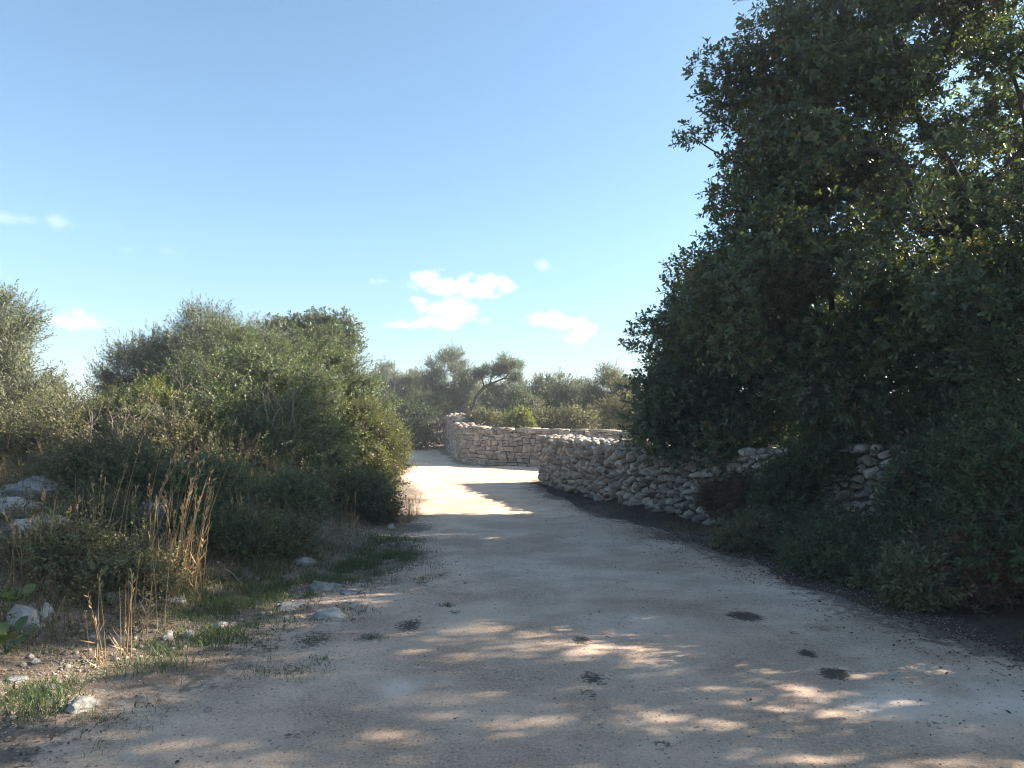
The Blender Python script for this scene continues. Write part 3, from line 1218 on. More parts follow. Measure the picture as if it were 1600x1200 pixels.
def oak_main():
    b = V3(7.2, 10.6, hz(7.2, 10.6))
    tr = [[b, b + V3(-.1, 0, 1.2), b + V3(-.25, .05, 2.3), b + V3(-.3, .1, 3.3), b + V3(-.1, 0, 4.6), b + V3(.1, .1, 6.2)],
          [b + V3(-.27, .1, 3.0), b + V3(-.9, -.1, 3.75), b + V3(-1.5, -.1, 4.15), b + V3(-2.6, -.2, 4.2), b + V3(-3.4, -.3, 4.15)],
          [b + V3(-.3, .1, 3.4), b + V3(-1.1, .0, 4.9), b + V3(-1.9, -.2, 5.9), b + V3(-2.5, -.3, 6.3)],
          [b + V3(-.2, .05, 2.2), b + V3(-1.2, .6, 2.6), b + V3(-2.4, .9, 2.9), b + V3(-3.4, 1.1, 3.0)],
          [b + V3(-.25, .05, 2.4), b + V3(.1, -1.1, 3.0), b + V3(-.2, -2.2, 3.6), b + V3(-.6, -3.0, 3.9)],
          [b + V3(-.2, .05, 3.6), b + V3(1.3, .3, 4.3), b + V3(2.6, .4, 4.7)],
          [b + V3(-.1, .05, 4.0), b + V3(.2, 1.3, 4.8), b + V3(.1, 2.6, 5.2)]]
    blobs = [(6.9, 10.6, 5.9, 3.2, 2.9, 3.4), (4.6, 10.6, 4.4, 2.3, 1.8, 1.35), (4.25, 10.4, 5.75, 1.9, 1.8, 1.3), (5.15, 10.2, 7.3, 1.7, 1.8, 1.4), (4.4, 10.8, 3.2, 1.9, 1.8, 1.2),
             (5.6, 8.6, 3.6, 1.6, 1.5, 1.4), (6.0, 9.8, 2.6, 2.0, 1.8, 1.2), (8.8, 11.2, 5.5, 2.0, 2.4, 2.6), (3.6, 11.2, 3.7, 1.2, 1.2, 1.0), (5.6, 11.2, 2.0, 1.8, 1.0, .9), (4.5, 11.4, 2.2, 1.0, .8, .75), (3.75, 10.3, 6.5, .8, .9, .7), (4.9, 10.2, 1.9, .9, .6, .55), (7.2, 9.8, 1.9, 1.4, 1.2, .9)]
    blobs = [(x, y, z, a, c, e) for x, y, z, a, c, e in blobs]

    def keep(P):
        # the crown stays open just above the wall and thins out near the frame's sky holes
        thr = -.95 + .14 * sstep(2.4, 3.2, P[:, 2]) + (.0 + .72 * sstep(3.8, 5.4, P[:, 0])) * sstep(3.4, 5.4, P[:, 2])
        return (P[:, 2] > 1.15) & (vnoise(P * np.array([1.15, .8, 1.25]), 5) + .35 * vnoise(P * 3.1, 6) > thr)
    plant('oak_tree', 'large oak with dark green crown filling the upper right beside the road', 'tree', b, tr, blobs, OAK, OBARK, 'oaks along the right of the road', 11, clumps=720, keep=keep, **OAKP)


def oaks():
    oak_main()
    # lower oak leaning out over the wall near its sunlit corner
    b = V3(4.5, 14.2, hz(4.5, 14.2))
    tr = [[b, b + V3(-.2, -.1, 1.0), b + V3(-.5, -.2, 1.9), b + V3(-.9, -.3, 2.8), b + V3(-1.1, -.4, 3.6)], [b + V3(-.5, -.2, 1.9), b + V3(.1, .1, 3.4), b + V3(.5, .3, 5.2), b + V3(.8, .4, 6.3)]]
    blobs = [(3.7, 13.5, 2.5, 1.2, 1.1, 1.05), (2.75, 13.2, 2.85, .9, .9, .75), (2.8, 13.2, 2.1, .75, .8, .65), (4.0, 13.5, 3.5, 1.2, 1.1, 1.0), (5.2, 13.5, 2.7, 1.4, 1.2, 1.3), (3.5, 12.9, 1.6, .75, .7, .5), (3.2, 13.2, 3.6, .7, .8, .6), (4.05, 12.6, 1.5, .75, .6, .45), (2.65, 13.3, 1.35, .5, .45, .32), (3.35, 12.5, 1.3, .5, .4, .3), (3.1, 13.6, 1.7, .8, .6, .5), (4.9, 12.6, 1.9, .8, .7, .6), (5.4, 14.3, 6.4, 1.4, .9, .6), (4.7, 14.0, 4.4, .9, .7, .6)]
    plant('oak_tree', 'lower oak whose leafy boughs hang over the dry stone wall at its middle', 'tree', b, tr, blobs, OAK, OBARK, 'oaks along the right of the road', 21, clumps=340, keep=lambda P: (P[:, 2] < 2.3) | (vnoise(P * 1.5, 25) + .4 * vnoise(P * 3.6, 26) > -.62), **{**OAKP, 'shoots': 46})
    # oaks just outside the right of the view that shade the near road
    b = V3(10.2, 5.6, hz(10.2, 5.6))
    tr = [[b, b + V3(-.2, 0, 2), b + V3(-.3, .1, 4), b + V3(-.2, 0, 6)]]
    blobs = [(9.6, 5.4, 5.2, 3.0, 2.6, 2.6), (8.4, 6.0, 3.8, 2.0, 1.8, 1.3), (9.8, 5.4, 7.3, 2.0, 2.0, 1.2), (8.3, 4.2, 3.2, 1.7, 1.7, 1.2), (9.2, 8.0, 4.6, 1.6, 1.6, 1.6), (8.9, 7.8, 6.6, 1.5, 1.5, 1.3)]
    o = plant('oak_tree', 'roadside oak out of frame whose shade dapples the near gravel', 'tree', b, tr, blobs, OAK, OBARK, 'oaks along the right of the road', 31, clumps=250, keep=lambda P: vnoise(P * 2.6, 15) + .4 * vnoise(P * 5.0, 16) > -.76, **{**OAKP, 'shoots': 34, 'size': .11, 'per': 5})
    dup(o, (10.6, .6, hz(10.6, .6)), 2.1, .95, 'second roadside oak out of frame shading the road at the photographer')
    dup(o, (17.5, 9.5, hz(17.5, 9.5)), 4.0, .9, 'oak standing behind the big oak, barely showing through its crown')


oaks()


def left_plants():
    # big evergreen shrub mass left of the road
    def bush(name, label, base, blobs, leaf, seed, clumps, **kw):
        b = V3(base[0], base[1], hz(*base))
        k = {**BSHP, **kw}
        tr = [[b - V3(0, 0, .05), b + V3(.05, .02, .25)]]
        return plant(name, label, kw.pop('cat', 'bush') if 'cat' in kw else 'bush', b, tr, blobs, leaf, BARK, 'evergreen bushes on the left bank', seed, clumps=clumps, **{a: c for a, c in k.items() if a != 'cat'})

    bush('mastic_bush', 'broad dark evergreen bush standing at the centre of the left bank', (-4.5, 13.2), [(-4.4, 13.2, 1.6, 1.7, 1.4, 1.1), (-5.6, 13.0, 1.5, 1.3, 1.2, 1.0), (-3.5, 13.3, 1.3, 1.0, 1.0, .9), (-4.6, 13.8, 2.3, 1.5, 1.2, .75), (-4.1, 12.2, 1.0, 1.3, .8, .75), (-5.3, 12.0, 1.3, 1.2, .8, .8), (-3.2, 12.6, .8, .8, .7, .6)], MASTIC, 41, 430)
    bush('mastic_bush', 'tall sunlit olive green bush rising behind the dark one, sloping towards the road', (-4.2, 16.2), [(-4.6, 16.2, 2.6, 1.9, 1.3, 1.0), (-3.75, 16.2, 1.9, 1.2, 1.2, 1.0), (-5.6, 16.0, 2.6, 1.4, 1.2, .95), (-3.0, 16.4, 1.3, .75, .8, .8)], MASTIC, 42, 300)
    bush('roadside_bush', 'pale yellow green bush at the gravel edge, first in the sun', (-2.35, 14.1), [(-2.5, 14.1, 1.0, .65, .6, .8), (-2.85, 14.0, 1.5, .6, .6, .6), (-2.3, 14.5, .85, .45, .6, .65)], LIGHTG, 43, 120, clump_r=.26, size=.034)
    bush('bramble_bush', 'low tangled bramble at the left, in front of the grey olive tree', (-6.1, 11.2), [(-6.2, 11.3, 1.35, 1.0, .9, .55), (-5.0, 11.2, 1.15, .9, .8, .6), (-7.2, 11.6, 1.2, .9, .9, .5), (-4.3, 11.2, .8, .8, .7, .5)], BRAMBLE, 44, 190, spikes=.3)
    bush('bramble_bush', 'sprawling brown green bramble at the foot of the dark bush', (-3.4, 11.6), [(-3.3, 11.8, .55, .9, .6, .42), (-2.4, 12.2, .45, .55, .6, .38), (-4.0, 11.2, .6, .7, .6, .4)], BRAMBLE, 45, 110, clump_r=.25, spikes=.35)
    low = dict(clump_r=.22, spikes=.35, shoots=34, size=.034)
    for i, (px, py, rx, h, lf, nm, lab) in enumerate([
            (330, 800, .75, .62, MASTIC, 'low_bush', 'low dark green bush in front of the broad dark bush, behind the tan stalks'),
            (450, 800, .65, .55, MASTIC, 'low_bush', 'low green bush with yellowish sprigs under the right half of the dark bush'),
            (545, 795, .5, .5, LIGHTG, 'low_bush', 'low light green bush at the foot of the pale roadside bush'),
            (200, 770, .7, .6, BRAMBLE, 'low_bush', 'low tangled bush between the limestone pile and the dark bush'),
            (110, 760, .55, .3, OLIVE_Y, 'low_bush', 'low weedy bush growing around the flat grey slab'),
            (160, 845, .45, .38, BRAMBLE, 'low_bush', 'leafy dark weed bush right of the whitish lumpy stone'),
            (330, 860, .5, .32, DARKB, 'low_bush', 'low dark green growth between the tall stalks and the verge grass'),
            (430, 860, .5, .3, BRAMBLE, 'low_bush', 'low brownish growth behind the green grass of the verge'),
            (60, 890, .45, .25, OLIVE_Y, 'low_bush', 'low leafy growth with yellow flecks at the left border, above the bulky stone'),
            (235, 920, .4, .25, OLIVE_Y, 'low_bush', 'low dead brownish growth before the tallest stalks'),
            (590, 815, .42, .3, BRAMBLE, 'low_bush', 'sparse low growth reaching the gravel edge at the shade border'),
            (60, 712, .9, .5, OLIVE_Y, 'low_bush', 'sunlit low scrub behind the limestone pile at the left border')]):
        q = hit(px, py)
        b = V3(*q)
        rr_ = np.random.default_rng(300 + i)
        bl = [(q[0] + rr_.normal() * rx * .45, q[1] + rr_.normal() * rx * .3, q[2] + h * rr_.uniform(.3, .55), rx * .55, rx * .45, h * .5) for _ in range(4)]
        plant(nm, lab, 'bush', b, [[b - V3(0, 0, .05), b + V3(0, 0, .12)]], bl, lf, BARK, 'low growth on the left bank', 310 + i, clumps=int(70 * rx / .6), **{**BSHP, **low, 'minz': .02})
    bush('sunlit_bush', 'small bush with yellow leaves in the sun above the low bramble', (-5.6, 12.3), [(-5.6, 12.2, 1.95, .5, .45, .35), (-6.1, 12.2, 1.75, .4, .4, .3)], YELLOWG, 47, 40, clump_r=.2, size=.035)
    r = np.random.default_rng(88)
    for (px, py, d, n, h, lab) in [(285, 640, 12.0, 16, .75, 'bare grey twigs sticking out above the low bramble, beside the yellow leaves'), (432, 640, 12.0, 12, .8, 'bare grey twigs standing out of the right part of the dark bush'), (170, 690, 10.6, 12, .9, 'bare dry twigs standing out of the bramble near the lone pale stone')]:
        c = W(px, py, d)
        g = Geo()
        for k in range(n):
            dd = unit(V3(r.normal() * .45, r.normal() * .35, 1))
            L_ = h * r.uniform(.6, 1.1)
            p0 = c + V3(r.normal() * .15, r.normal() * .12, -.3)
            pts = [p0 + dd * L_ * t + V3(.06 * math.sin(4 * t + k), .04 * math.cos(3 * t + k), -.08 * t * t) for t in np.linspace(0, 1, 6)]
            tube(g, pts, np.linspace(.0075, .003, 6), 4)
            for q in range(4):
                s0 = pts[2 + q % 4]
                tube(g, [s0, s0 + unit(dd + r.normal(size=3) * .55) * L_ * r.uniform(.15, .35)], np.array([.0045, .002]), 3)
        o = g.build('dead_twigs', DEADW)
        tag(o, lab, 'dead shrub', 'bare twigs in the left bushes')
    # olive behind the bushes
    b = V3(-7.4, 18.3, hz(-7.4, 18.3))
    tr = [[b, b + V3(.1, 0, .9), b + V3(.3, 0, 1.7)], [b + V3(.1, 0, .9), b + V3(-.6, .1, 1.8)]]
    plant('olive_tree', 'grey green olive tree rising to a peak behind the left bushes', 'tree', b, tr, [(-7.2, 18.3, 3.15, 1.35, 1.4, .95), (-8.4, 18.2, 2.7, 1.2, 1.3, .9), (-6.1, 18.3, 2.9, 1.3, 1.3, .85), (-7.3, 18.0, 3.95, .7, .8, .55), (-6.6, 18.1, 3.6, .8, .8, .5), (-9.0, 17.8, 2.0, .8, .9, .8), (-6.9, 17.8, 2.2, 1.8, 1.1, .9)], OLIVE, BARK, 'olive trees of the grove', 51, clumps=300, **OLVP)
    # dark oak top showing behind
    b = V3(-6.2, 24.5, hz(-6.2, 24.5))
    tr = [[b, b + V3(0, 0, 1.5), b + V3(.1, 0, 3)]]
    plant('oak_tree', 'dark ragged oak top rising behind the left bushes near the road', 'tree', b, tr, [(-6.3, 24.5, 4.1, 1.0, 1.2, .95), (-5.7, 24.5, 4.35, .85, 1, .75), (-7.4, 24.3, 4.2, .9, 1, .75), (-5.2, 24.3, 3.8, .6, .8, .55), (-6.7, 24.3, 4.75, .5, .6, .45)], OAK, OBARK, 'small trees behind the left bushes', 52, clumps=90, **{**OAKP, 'clump_r': .36, 'shoots': 34, 'size': .10})
    # olive at the left border of the view
    b = V3(-9.4, 13.6, hz(-9.4, 13.6))
    tr = [[b, b + V3(0, 0, .9), b + V3(.2, 0, 1.8)], [b + V3(0, 0, .9), b + V3(-.7, .1, 1.8)]]
    plant('olive_tree', 'pale olive tree cut by the left border of the photo', 'tree', b, tr, [(-9.3, 13.5, 3.0, .95, 1.1, 1.1), (-9.9, 13.4, 2.6, 1.3, 1.3, 1.3), (-8.5, 13.4, 2.2, .75, 1.0, .8), (-8.6, 13.2, 1.5, 1.0, 1.0, .7), (-10.6, 13.2, 2.0, 1.2, 1.2, 1.2)], OLIVE, BARK, 'olive trees of the grove', 53, clumps=270, **{**OLVP, 'clump_r': .36})
    bush('bramble_bush', 'sunlit straw coloured bramble under the leftmost olive tree', (-8.3, 11.9), [(-8.4, 12.0, 1.25, 1.1, .8, .6), (-7.3, 12.6, 1.3, .8, .7, .6), (-9.4, 12.0, 1.3, .9, .8, .6)], OLIVE_Y, 46, 120, spikes=.35)


left_plants()


def far_plants():
    G_ = 'olive trees of the grove'

    def olive(label, px, top, d, half, base_px=None, seed=1, leaf=OLIVE, thick=1.0, clumps=120, blobs=None, trunk=None, size=.10, **kw):
        c = W(px, top - 12, d)
        x = c[0] if base_px is None else W(base_px, 600, d)[0]
        b = V3(x, d, hz(x, d))
        hw = half / F * d
        top_z = c[2]
        mid = (b[2] + 1.0 + top_z) / 2
        hh = (top_z - b[2] - 1.0) / 2 * thick
        if blobs is None:
            blobs = [(c[0], d, top_z - hh, hw * .72, hw * .72, hh), (c[0] - hw * .5, d, top_z - hh * 1.35, hw * .5, hw * .6, hh * .8), (c[0] + hw * .5, d, top_z - hh * 1.3, hw * .5, hw * .6, hh * .85), (c[0] + hw * .1, d - .4, top_z - hh * 1.8, hw * .8, hw * .6, hh * .6)]
        if trunk is None:
            trunk = [[b, b + V3(.05, 0, .8), b + V3(.2, 0, 1.5)], [b + V3(.05, 0, .8), b + V3(-.5, 0, 1.7)]]
        return plant('olive_tree', label, 'tree', b, trunk, blobs, leaf, BARK, G_, seed, clumps=clumps, **{**OLVP, 'size': size, 'per': 10, 'shoots': 44, 'clump_r': .45, 'tip': .010, **kw})

    olive('upright olive tree with dark trunk behind the left end of the squared wall', 700, 546, 42, 56, 702, 61, clumps=210, shoots=40)
    # the leaning one
    d = 41.0
    a, b_, c_, e_ = W(733, 660, d), W(742, 622, d), W(757, 604, d), W(790, 590, d)
    b = V3(a[0], d, hz(a[0], d))
    f_ = W(800, 575, d)
    tr = [[b, a, b_, c_, e_, f_]]
    bl = []
    for (px, py, rx, rz) in [(768, 577, 24, 12), (795, 570, 24, 16), (806, 592, 18, 16), (775, 605, 16, 8), (745, 582, 12, 8), (798, 618, 24, 16)]:
        q = W(px, py, d)
        bl.append((q[0], d, q[2], rx / F * d, rx / F * d, rz / F * d))
    plant('olive_tree', 'olive tree with a bare trunk leaning right against the sky', 'tree', b, tr, bl, OLIVE, BARK, G_, 62, clumps=90, **{**OLVP, 'size': .10, 'per': 10, 'shoots': 32, 'clump_r': .36, 'tip': .017, 'rmax': .22})
    olive('wide olive tree behind the middle of the squared wall', 860, 592, 36, 62, None, 63, clumps=220)
    o1 = olive('olive tree with ragged top beside the big oak, above the wall end', 955, 580, 35, 46, None, 64, OLIVE_Y, clumps=160)
    olive('low olive crown filling in between the leaning olive and the wide one', 812, 612, 33.5, 30, None, 65, clumps=60)
    olive('pale olive tree left of the upright olive, above the dark thicket', 605, 579, 50, 34, None, 66, clumps=150, size=.12)
    o2 = olive('rounded olive tree just left of the upright olive', 645, 588, 46, 34, None, 67, clumps=150, size=.12)
    olive('olive tree filling the row between the wide one and the ragged topped one', 912, 600, 40, 44, None, 69, clumps=130)
    olive('olive tree behind the leaning trunk, low in the row', 772, 612, 45, 46, None, 70, clumps=140, size=.12)
    olive('small olive tree against the edge of the dark oak boughs', 1010, 612, 38, 40, None, 68, clumps=90)

    # thicket at the road's vanishing end
    def bush(label, pts, d, leaf, seed, clumps, base=None, name='thicket_bush', grp='bushes beyond the bend', **kw):
        bl = []
        for (px, py, rx, rz) in pts:
            q = W(px, py, d)
            bl.append((q[0], d, q[2], rx / F * d, rx / F * d * .9, rz / F * d))
        x = bl[0][0]
        b = V3(x, d, hz(x, d))
        return plant(name, label, 'bush', b, [[b - V3(0, 0, .05), b + V3(0, 0, .4)]], bl, leaf, BARK, grp, seed, clumps=clumps, **{**BSHP, 'size': .08, 'per': 8, 'shoots': 26, 'clump_r': .4, 'tip': .008, **kw})
    bush('dark green thicket where the road slips behind the left bushes', [(645, 652, 34, 26), (612, 645, 30, 26), (630, 684, 32, 28), (662, 686, 16, 24), (600, 690, 26, 28)], 35, THICKET, 71, 240)
    bush('lighter green rounded bush leaning on the left end of the squared wall', [(668, 628, 30, 16), (650, 640, 22, 16), (690, 640, 18, 14)], 40, MASTIC, 72, 70)
    bush('bright yellow green shrub just behind the squared wall', [(812, 655, 14, 16), (795, 660, 14, 12), (828, 662, 10, 10)], 31, YELLOWG, 73, 40, size=.07)
    bush('grey green scrub along the back of the squared wall', [(770, 655, 26, 16), (745, 650, 18, 12), (850, 655, 30, 18), (900, 655, 36, 18)], 32.5, OLIVE_Y, 74, 110)
    bush('brownish green scrub behind the wall beside the big oak', [(965, 645, 30, 26), (1000, 645, 24, 22), (1030, 650, 24, 20)], 29, OLIVE_Y, 75, 90)
    # distant grove: copies
    r = np.random.default_rng(5)
    spots = [(-11, 52), (-16, 47), (-1, 50), (4, 46), (6.5, 43), (-22, 58), (-3, 58), (3, 54), (8, 50), (13, 47), (17, 40), (20, 33), (-30, 50), (-14, 33), (-19, 28), (-25, 36), (24, 28), (12, 36), (16, 29), (-8, 66), (0, 72), (9, 66), (-18, 72)]
    for i, (x, y) in enumerate(spots):
        src = (o1, o2)[i % 2] if i % 3 else o2
        dup(src, (x, y, hz(x, y)), r.uniform(0, 6), r.uniform(.72, .95), 'distant olive tree of the grove, partly hidden by nearer trees', 'distant olive trees')
    # dry twigs at the wall's left end
    g = Geo()
    c = W(690, 690, 36.0)
    r = np.random.default_rng(12)
    for k in range(26):
        p0 = V3(c[0] + r.normal() * .25, 35.8 + r.normal() * .2, hz(c[0], 36) + .1)
        dd = unit(V3(r.normal() * .4 - .1, r.normal() * .2 - .2, 1))
        L = r.uniform(.7, 1.7)
        pts = [p0 + dd * L * t + V3(.1 * math.sin(3 * t + k), 0, -.15 * t * t) for t in np.linspace(0, 1, 5)]
        tube(g, pts, np.linspace(.022, .008, 5), 4)
        for q in range(2):
            s = pts[2 + q]
            tube(g, [s, s + unit(dd + r.normal(size=3) * .5) * .4], np.array([.012, .006]), 3)
    o = g.build('dead_shrub', DEADW)
    tag(o, 'leafless pale dead shrub against the left end of the squared wall', 'dead shrub')


far_plants()


def right_plants():
    G_ = 'shrubs at the right road edge'

    def bush(name, label, base, blobs, leaf, seed, clumps, **kw):
        b = V3(base[0], base[1], hz(*base))
        return plant(name, label, 'bush', b, [[b - V3(0, 0, .05), b + V3(.03, 0, .25)]], blobs, leaf, BARK, G_, seed, clumps=clumps, **{**BSHP, **kw})
    ok = dict(tmpl=T_HEX, size=.055, per=8, clump_r=.32, shoots=40)
    bush('evergreen_bush', 'tall dark bush at the right border reaching down to the gravel', (4.9, 6.9), [(4.9, 6.9, 1.1, .9, .8, .85), (5.4, 6.6, 1.6, .9, .9, .8), (4.45, 6.6, .6, .6, .6, .5), (4.9, 5.9, .6, .7, .6, .55), (5.6, 7.6, 2.2, 1.0, .9, .8)], DARKB, 81, 330, **ok)
    bush('evergreen_bush', 'low dark bush before the wall, below the gap in its stones', (3.95, 8.7), [(4.0, 8.5, .2, .65, .6, .26), (3.6, 9.2, .18, .4, .4, .2), (4.4, 7.8, .35, .5, .5, .4)], DARKB, 82, 130, **{**ok, 'size': .05})
    bush('evergreen_bush', 'dark bush hanging over the wall between its two bare stretches', (4.0, 10.5), [(3.8, 10.6, .75, .28, .3, .4), (3.6, 10.85, .4, .28, .3, .3), (4.1, 10.4, 1.1, .3, .35, .25)], DARKB, 83, 75, **ok)
    bush('evergreen_bush', 'leafy bush spilling over the wall top below the big oak', (5.6, 9.9), [(5.5, 9.9, 1.5, .8, .7, .6), (6.3, 9.0, 1.8, .9, .8, .7), (4.8, 11.4, 1.6, .8, .7, .55)], DARKB, 86, 170, **ok)
    bush('evergreen_bush', 'leafy bush climbing the face of the wall beside the tall dark bush', (4.75, 8.9), [(4.72, 8.9, .75, .34, .4, .5), (4.95, 8.4, 1.0, .38, .45, .5), (4.9, 8.95, 1.15, .3, .4, .3)], OAK, 88, 110, **{**ok, 'clump_r': .24})
    bush('red_leaved_shrub', 'small rusty red leaved shrub at the foot of the grey wall', (3.15, 11.6), [(3.15, 11.55, .45, .32, .3, .35), (3.4, 11.3, .55, .3, .3, .3)], RUST, 84, 60, clump_r=.2, size=.04)
    bush('red_leaved_shrub', 'rusty brown shrub at the gravel edge before the tall dark bush', (4.2, 6.6), [(4.15, 6.75, .35, .35, .3, .3), (4.05, 7.3, .3, .3, .3, .25)], RUST, 87, 60, clump_r=.2, size=.045)
    for i, (x, y, rx, h, lf, lab) in enumerate([(4.25, 5.35, .75, .6, DARKB, 'low dark growth at the right border of the photo, over the litter'), (3.75, 6.9, .45, .4, BRAMBLE, 'low dark growth over the litter beside the rusty brown shrub'),
                                               (3.35, 8.2, .45, .35, DARKB, 'low dark growth at the gravel edge before the low dark bush'), (3.0, 9.6, .42, .32, BRAMBLE, 'low brownish growth at the gravel edge below the hanging bush'),
                                               (4.35, 7.3, .55, .65, OAK, 'oak leaved sprout bush under the boughs of the big oak')]):
        rr_ = np.random.default_rng(400 + i)
        bush('low_bush', lab, (x, y), [(x + rr_.normal() * rx * .4, y + rr_.normal() * rx * .5, h * rr_.uniform(.3, .6) + hz(x, y), rx * .55, rx * .55, h * .5) for _ in range(4)], lf, 410 + i, 70, **{**ok, 'clump_r': .22, 'spikes': .3, 'size': .045, 'minz': .02})
    bush('young_oak_shoot', 'sunlit yellow green young shoot behind the wall top', (5.15, 11.3), [(5.1, 11.3, 1.35, .3, .3, .35), (5.2, 11.3, 1.75, .2, .2, .3)], YELLOWG, 85, 40, clump_r=.18, size=.06, tmpl=T_OAK, per=6)


right_plants()

# ------------------------------------------------------------------ rocks and small things


def rocks():
    items = [  # px, py (base), width px, height px, label
        (38, 790, 80, 44, 'large grey limestone block topping the stone pile at the left border'),
        (8, 808, 60, 34, 'pale limestone block cut by the left border below the large grey one'),
        (92, 756, 62, 20, 'flat grey stone slab behind the large limestone block'),
        (112, 683, 34, 18, 'lone pale stone high on the bank before the leftmost olive'),
        (30, 850, 40, 44, 'upright pale stone below the limestone pile'),
        (72, 842, 54, 34, 'whitish lumpy stone in sun flecks right of the upright pale stone'),
        (226, 826, 46, 46, 'grey stone half hidden behind the tall dry stalks'),
        (32, 984, 52, 50, 'bulky pale stone near the left border, among dry weeds'),
        (58, 980, 36, 40, 'angular tan stone leaning on the bulky pale one'),
        (268, 944, 54, 12, 'thin pale flat stone lying in the grass below the dry stalks'),
        (172, 944, 38, 26, 'rounded dark grey stone among the dead weeds'),
        (82, 905, 30, 30, 'small bluish grey stone above the bulky pale stone'),
        (470, 884, 44, 22, 'low pale outcrop beside the green grass of the verge'),
        (500, 922, 64, 26, 'broad flat limestone outcrop on the verge, left of the gravel'),
        (540, 930, 36, 20, 'second flat outcrop touching the gravel beside the broad one'),
        (516, 968, 62, 22, 'smooth domed pale stone at the gravel edge'),
        (455, 950, 60, 16, 'low dusty outcrop behind the smooth domed stone'),
        (612, 828, 12, 12, 'small round white stone under the roadside bush'),
        (128, 1112, 52, 20, 'sunlit white stone on the verge nearest the camera'),
        (76, 1080, 34, 16, 'small flat stone on the litter of the near verge'),
        (22, 1066, 34, 14, 'pale flat stone by the left border on the near verge'),
        (262, 1000, 22, 14, 'small pale stone beside the grass strip of the verge'),
        (290, 998, 26, 12, 'twin pale stone beside the grass strip, the right one'),
        (140, 1004, 20, 12, 'little bluish stone on the dark litter of the verge'),
        (53, 1040, 14, 10, 'tiny white stone on the dark litter near the left border'),
        (345, 982, 26, 10, 'long pale stone at the end of the grass strip'),
        (180, 1008, 20, 14, 'brown grey stone right of the little bluish stone')]
    for i, (px, py, w, h, lab) in enumerate(items):
        p = hit(px, py)
        d = p[1]
        sx = w / F * d / 2
        sz = h / F * d / 2
        low = 'outcrop' in lab or 'domed' in lab or 'flat' in lab
        if py < 860 and px < 130:
            sx, sz = sx * 1.3, sz * 1.3
        if low:
            sx, sz = sx * .95, sz * .9
        v, f = rock_geo((sx * 1.1, sx * .95, max(sz, .02) * 1.15), 100 + i, 4, .2)
        g = Geo()
        tt = .9 if ('pale' in lab or 'white' in lab) else .35
        p = p + V3(0, sx * .5, 0)
        p[2] = hz(p[0], p[1]) + sz * (.05 if low else .45)
        g.add(v, [f], tt)
        o = g.build('rock', ROCK, None, True)
        o.location = p
        tag(o, lab, 'rock', 'limestone rocks of the left verge')


rocks()


def scatter(n, box, r, test):
    x = r.uniform(box[0], box[1], n)
    y = r.uniform(box[2], box[3], n)
    k = test(x, y)
    x, y = x[k], y[k]
    return np.stack([x, y, base_h(x, y)], 1)


def blades(g, P, r, h, w, lean, tint):
    n = len(P)
    a = r.uniform(0, 6.283, n)
    s = np.stack([np.cos(a), np.sin(a), np.zeros(n)], 1)
    b = r.uniform(0, 6.283, n)
    ln = np.stack([np.cos(b), np.sin(b), np.zeros(n)], 1) * (lean * r.uniform(.2, 1.2, n) * h)[:, None]
    up = np.array([0, 0, 1.0]) * h[:, None]
    w = w[:, None] if hasattr(w, 'shape') else w
    V = np.stack([P - s * w, P + s * w, P + s * w * .7 + up * .55 + ln * .3, P - s * w * .7 + up * .55 + ln * .3, P + up * .95 + ln], 1)
    o = (np.arange(n) * 5)[:, None]
    g.add(V.reshape(-1, 3), [o + np.array([[0, 1, 2, 3]]), o + np.array([[3, 2, 4]])], np.repeat(tint, 5))


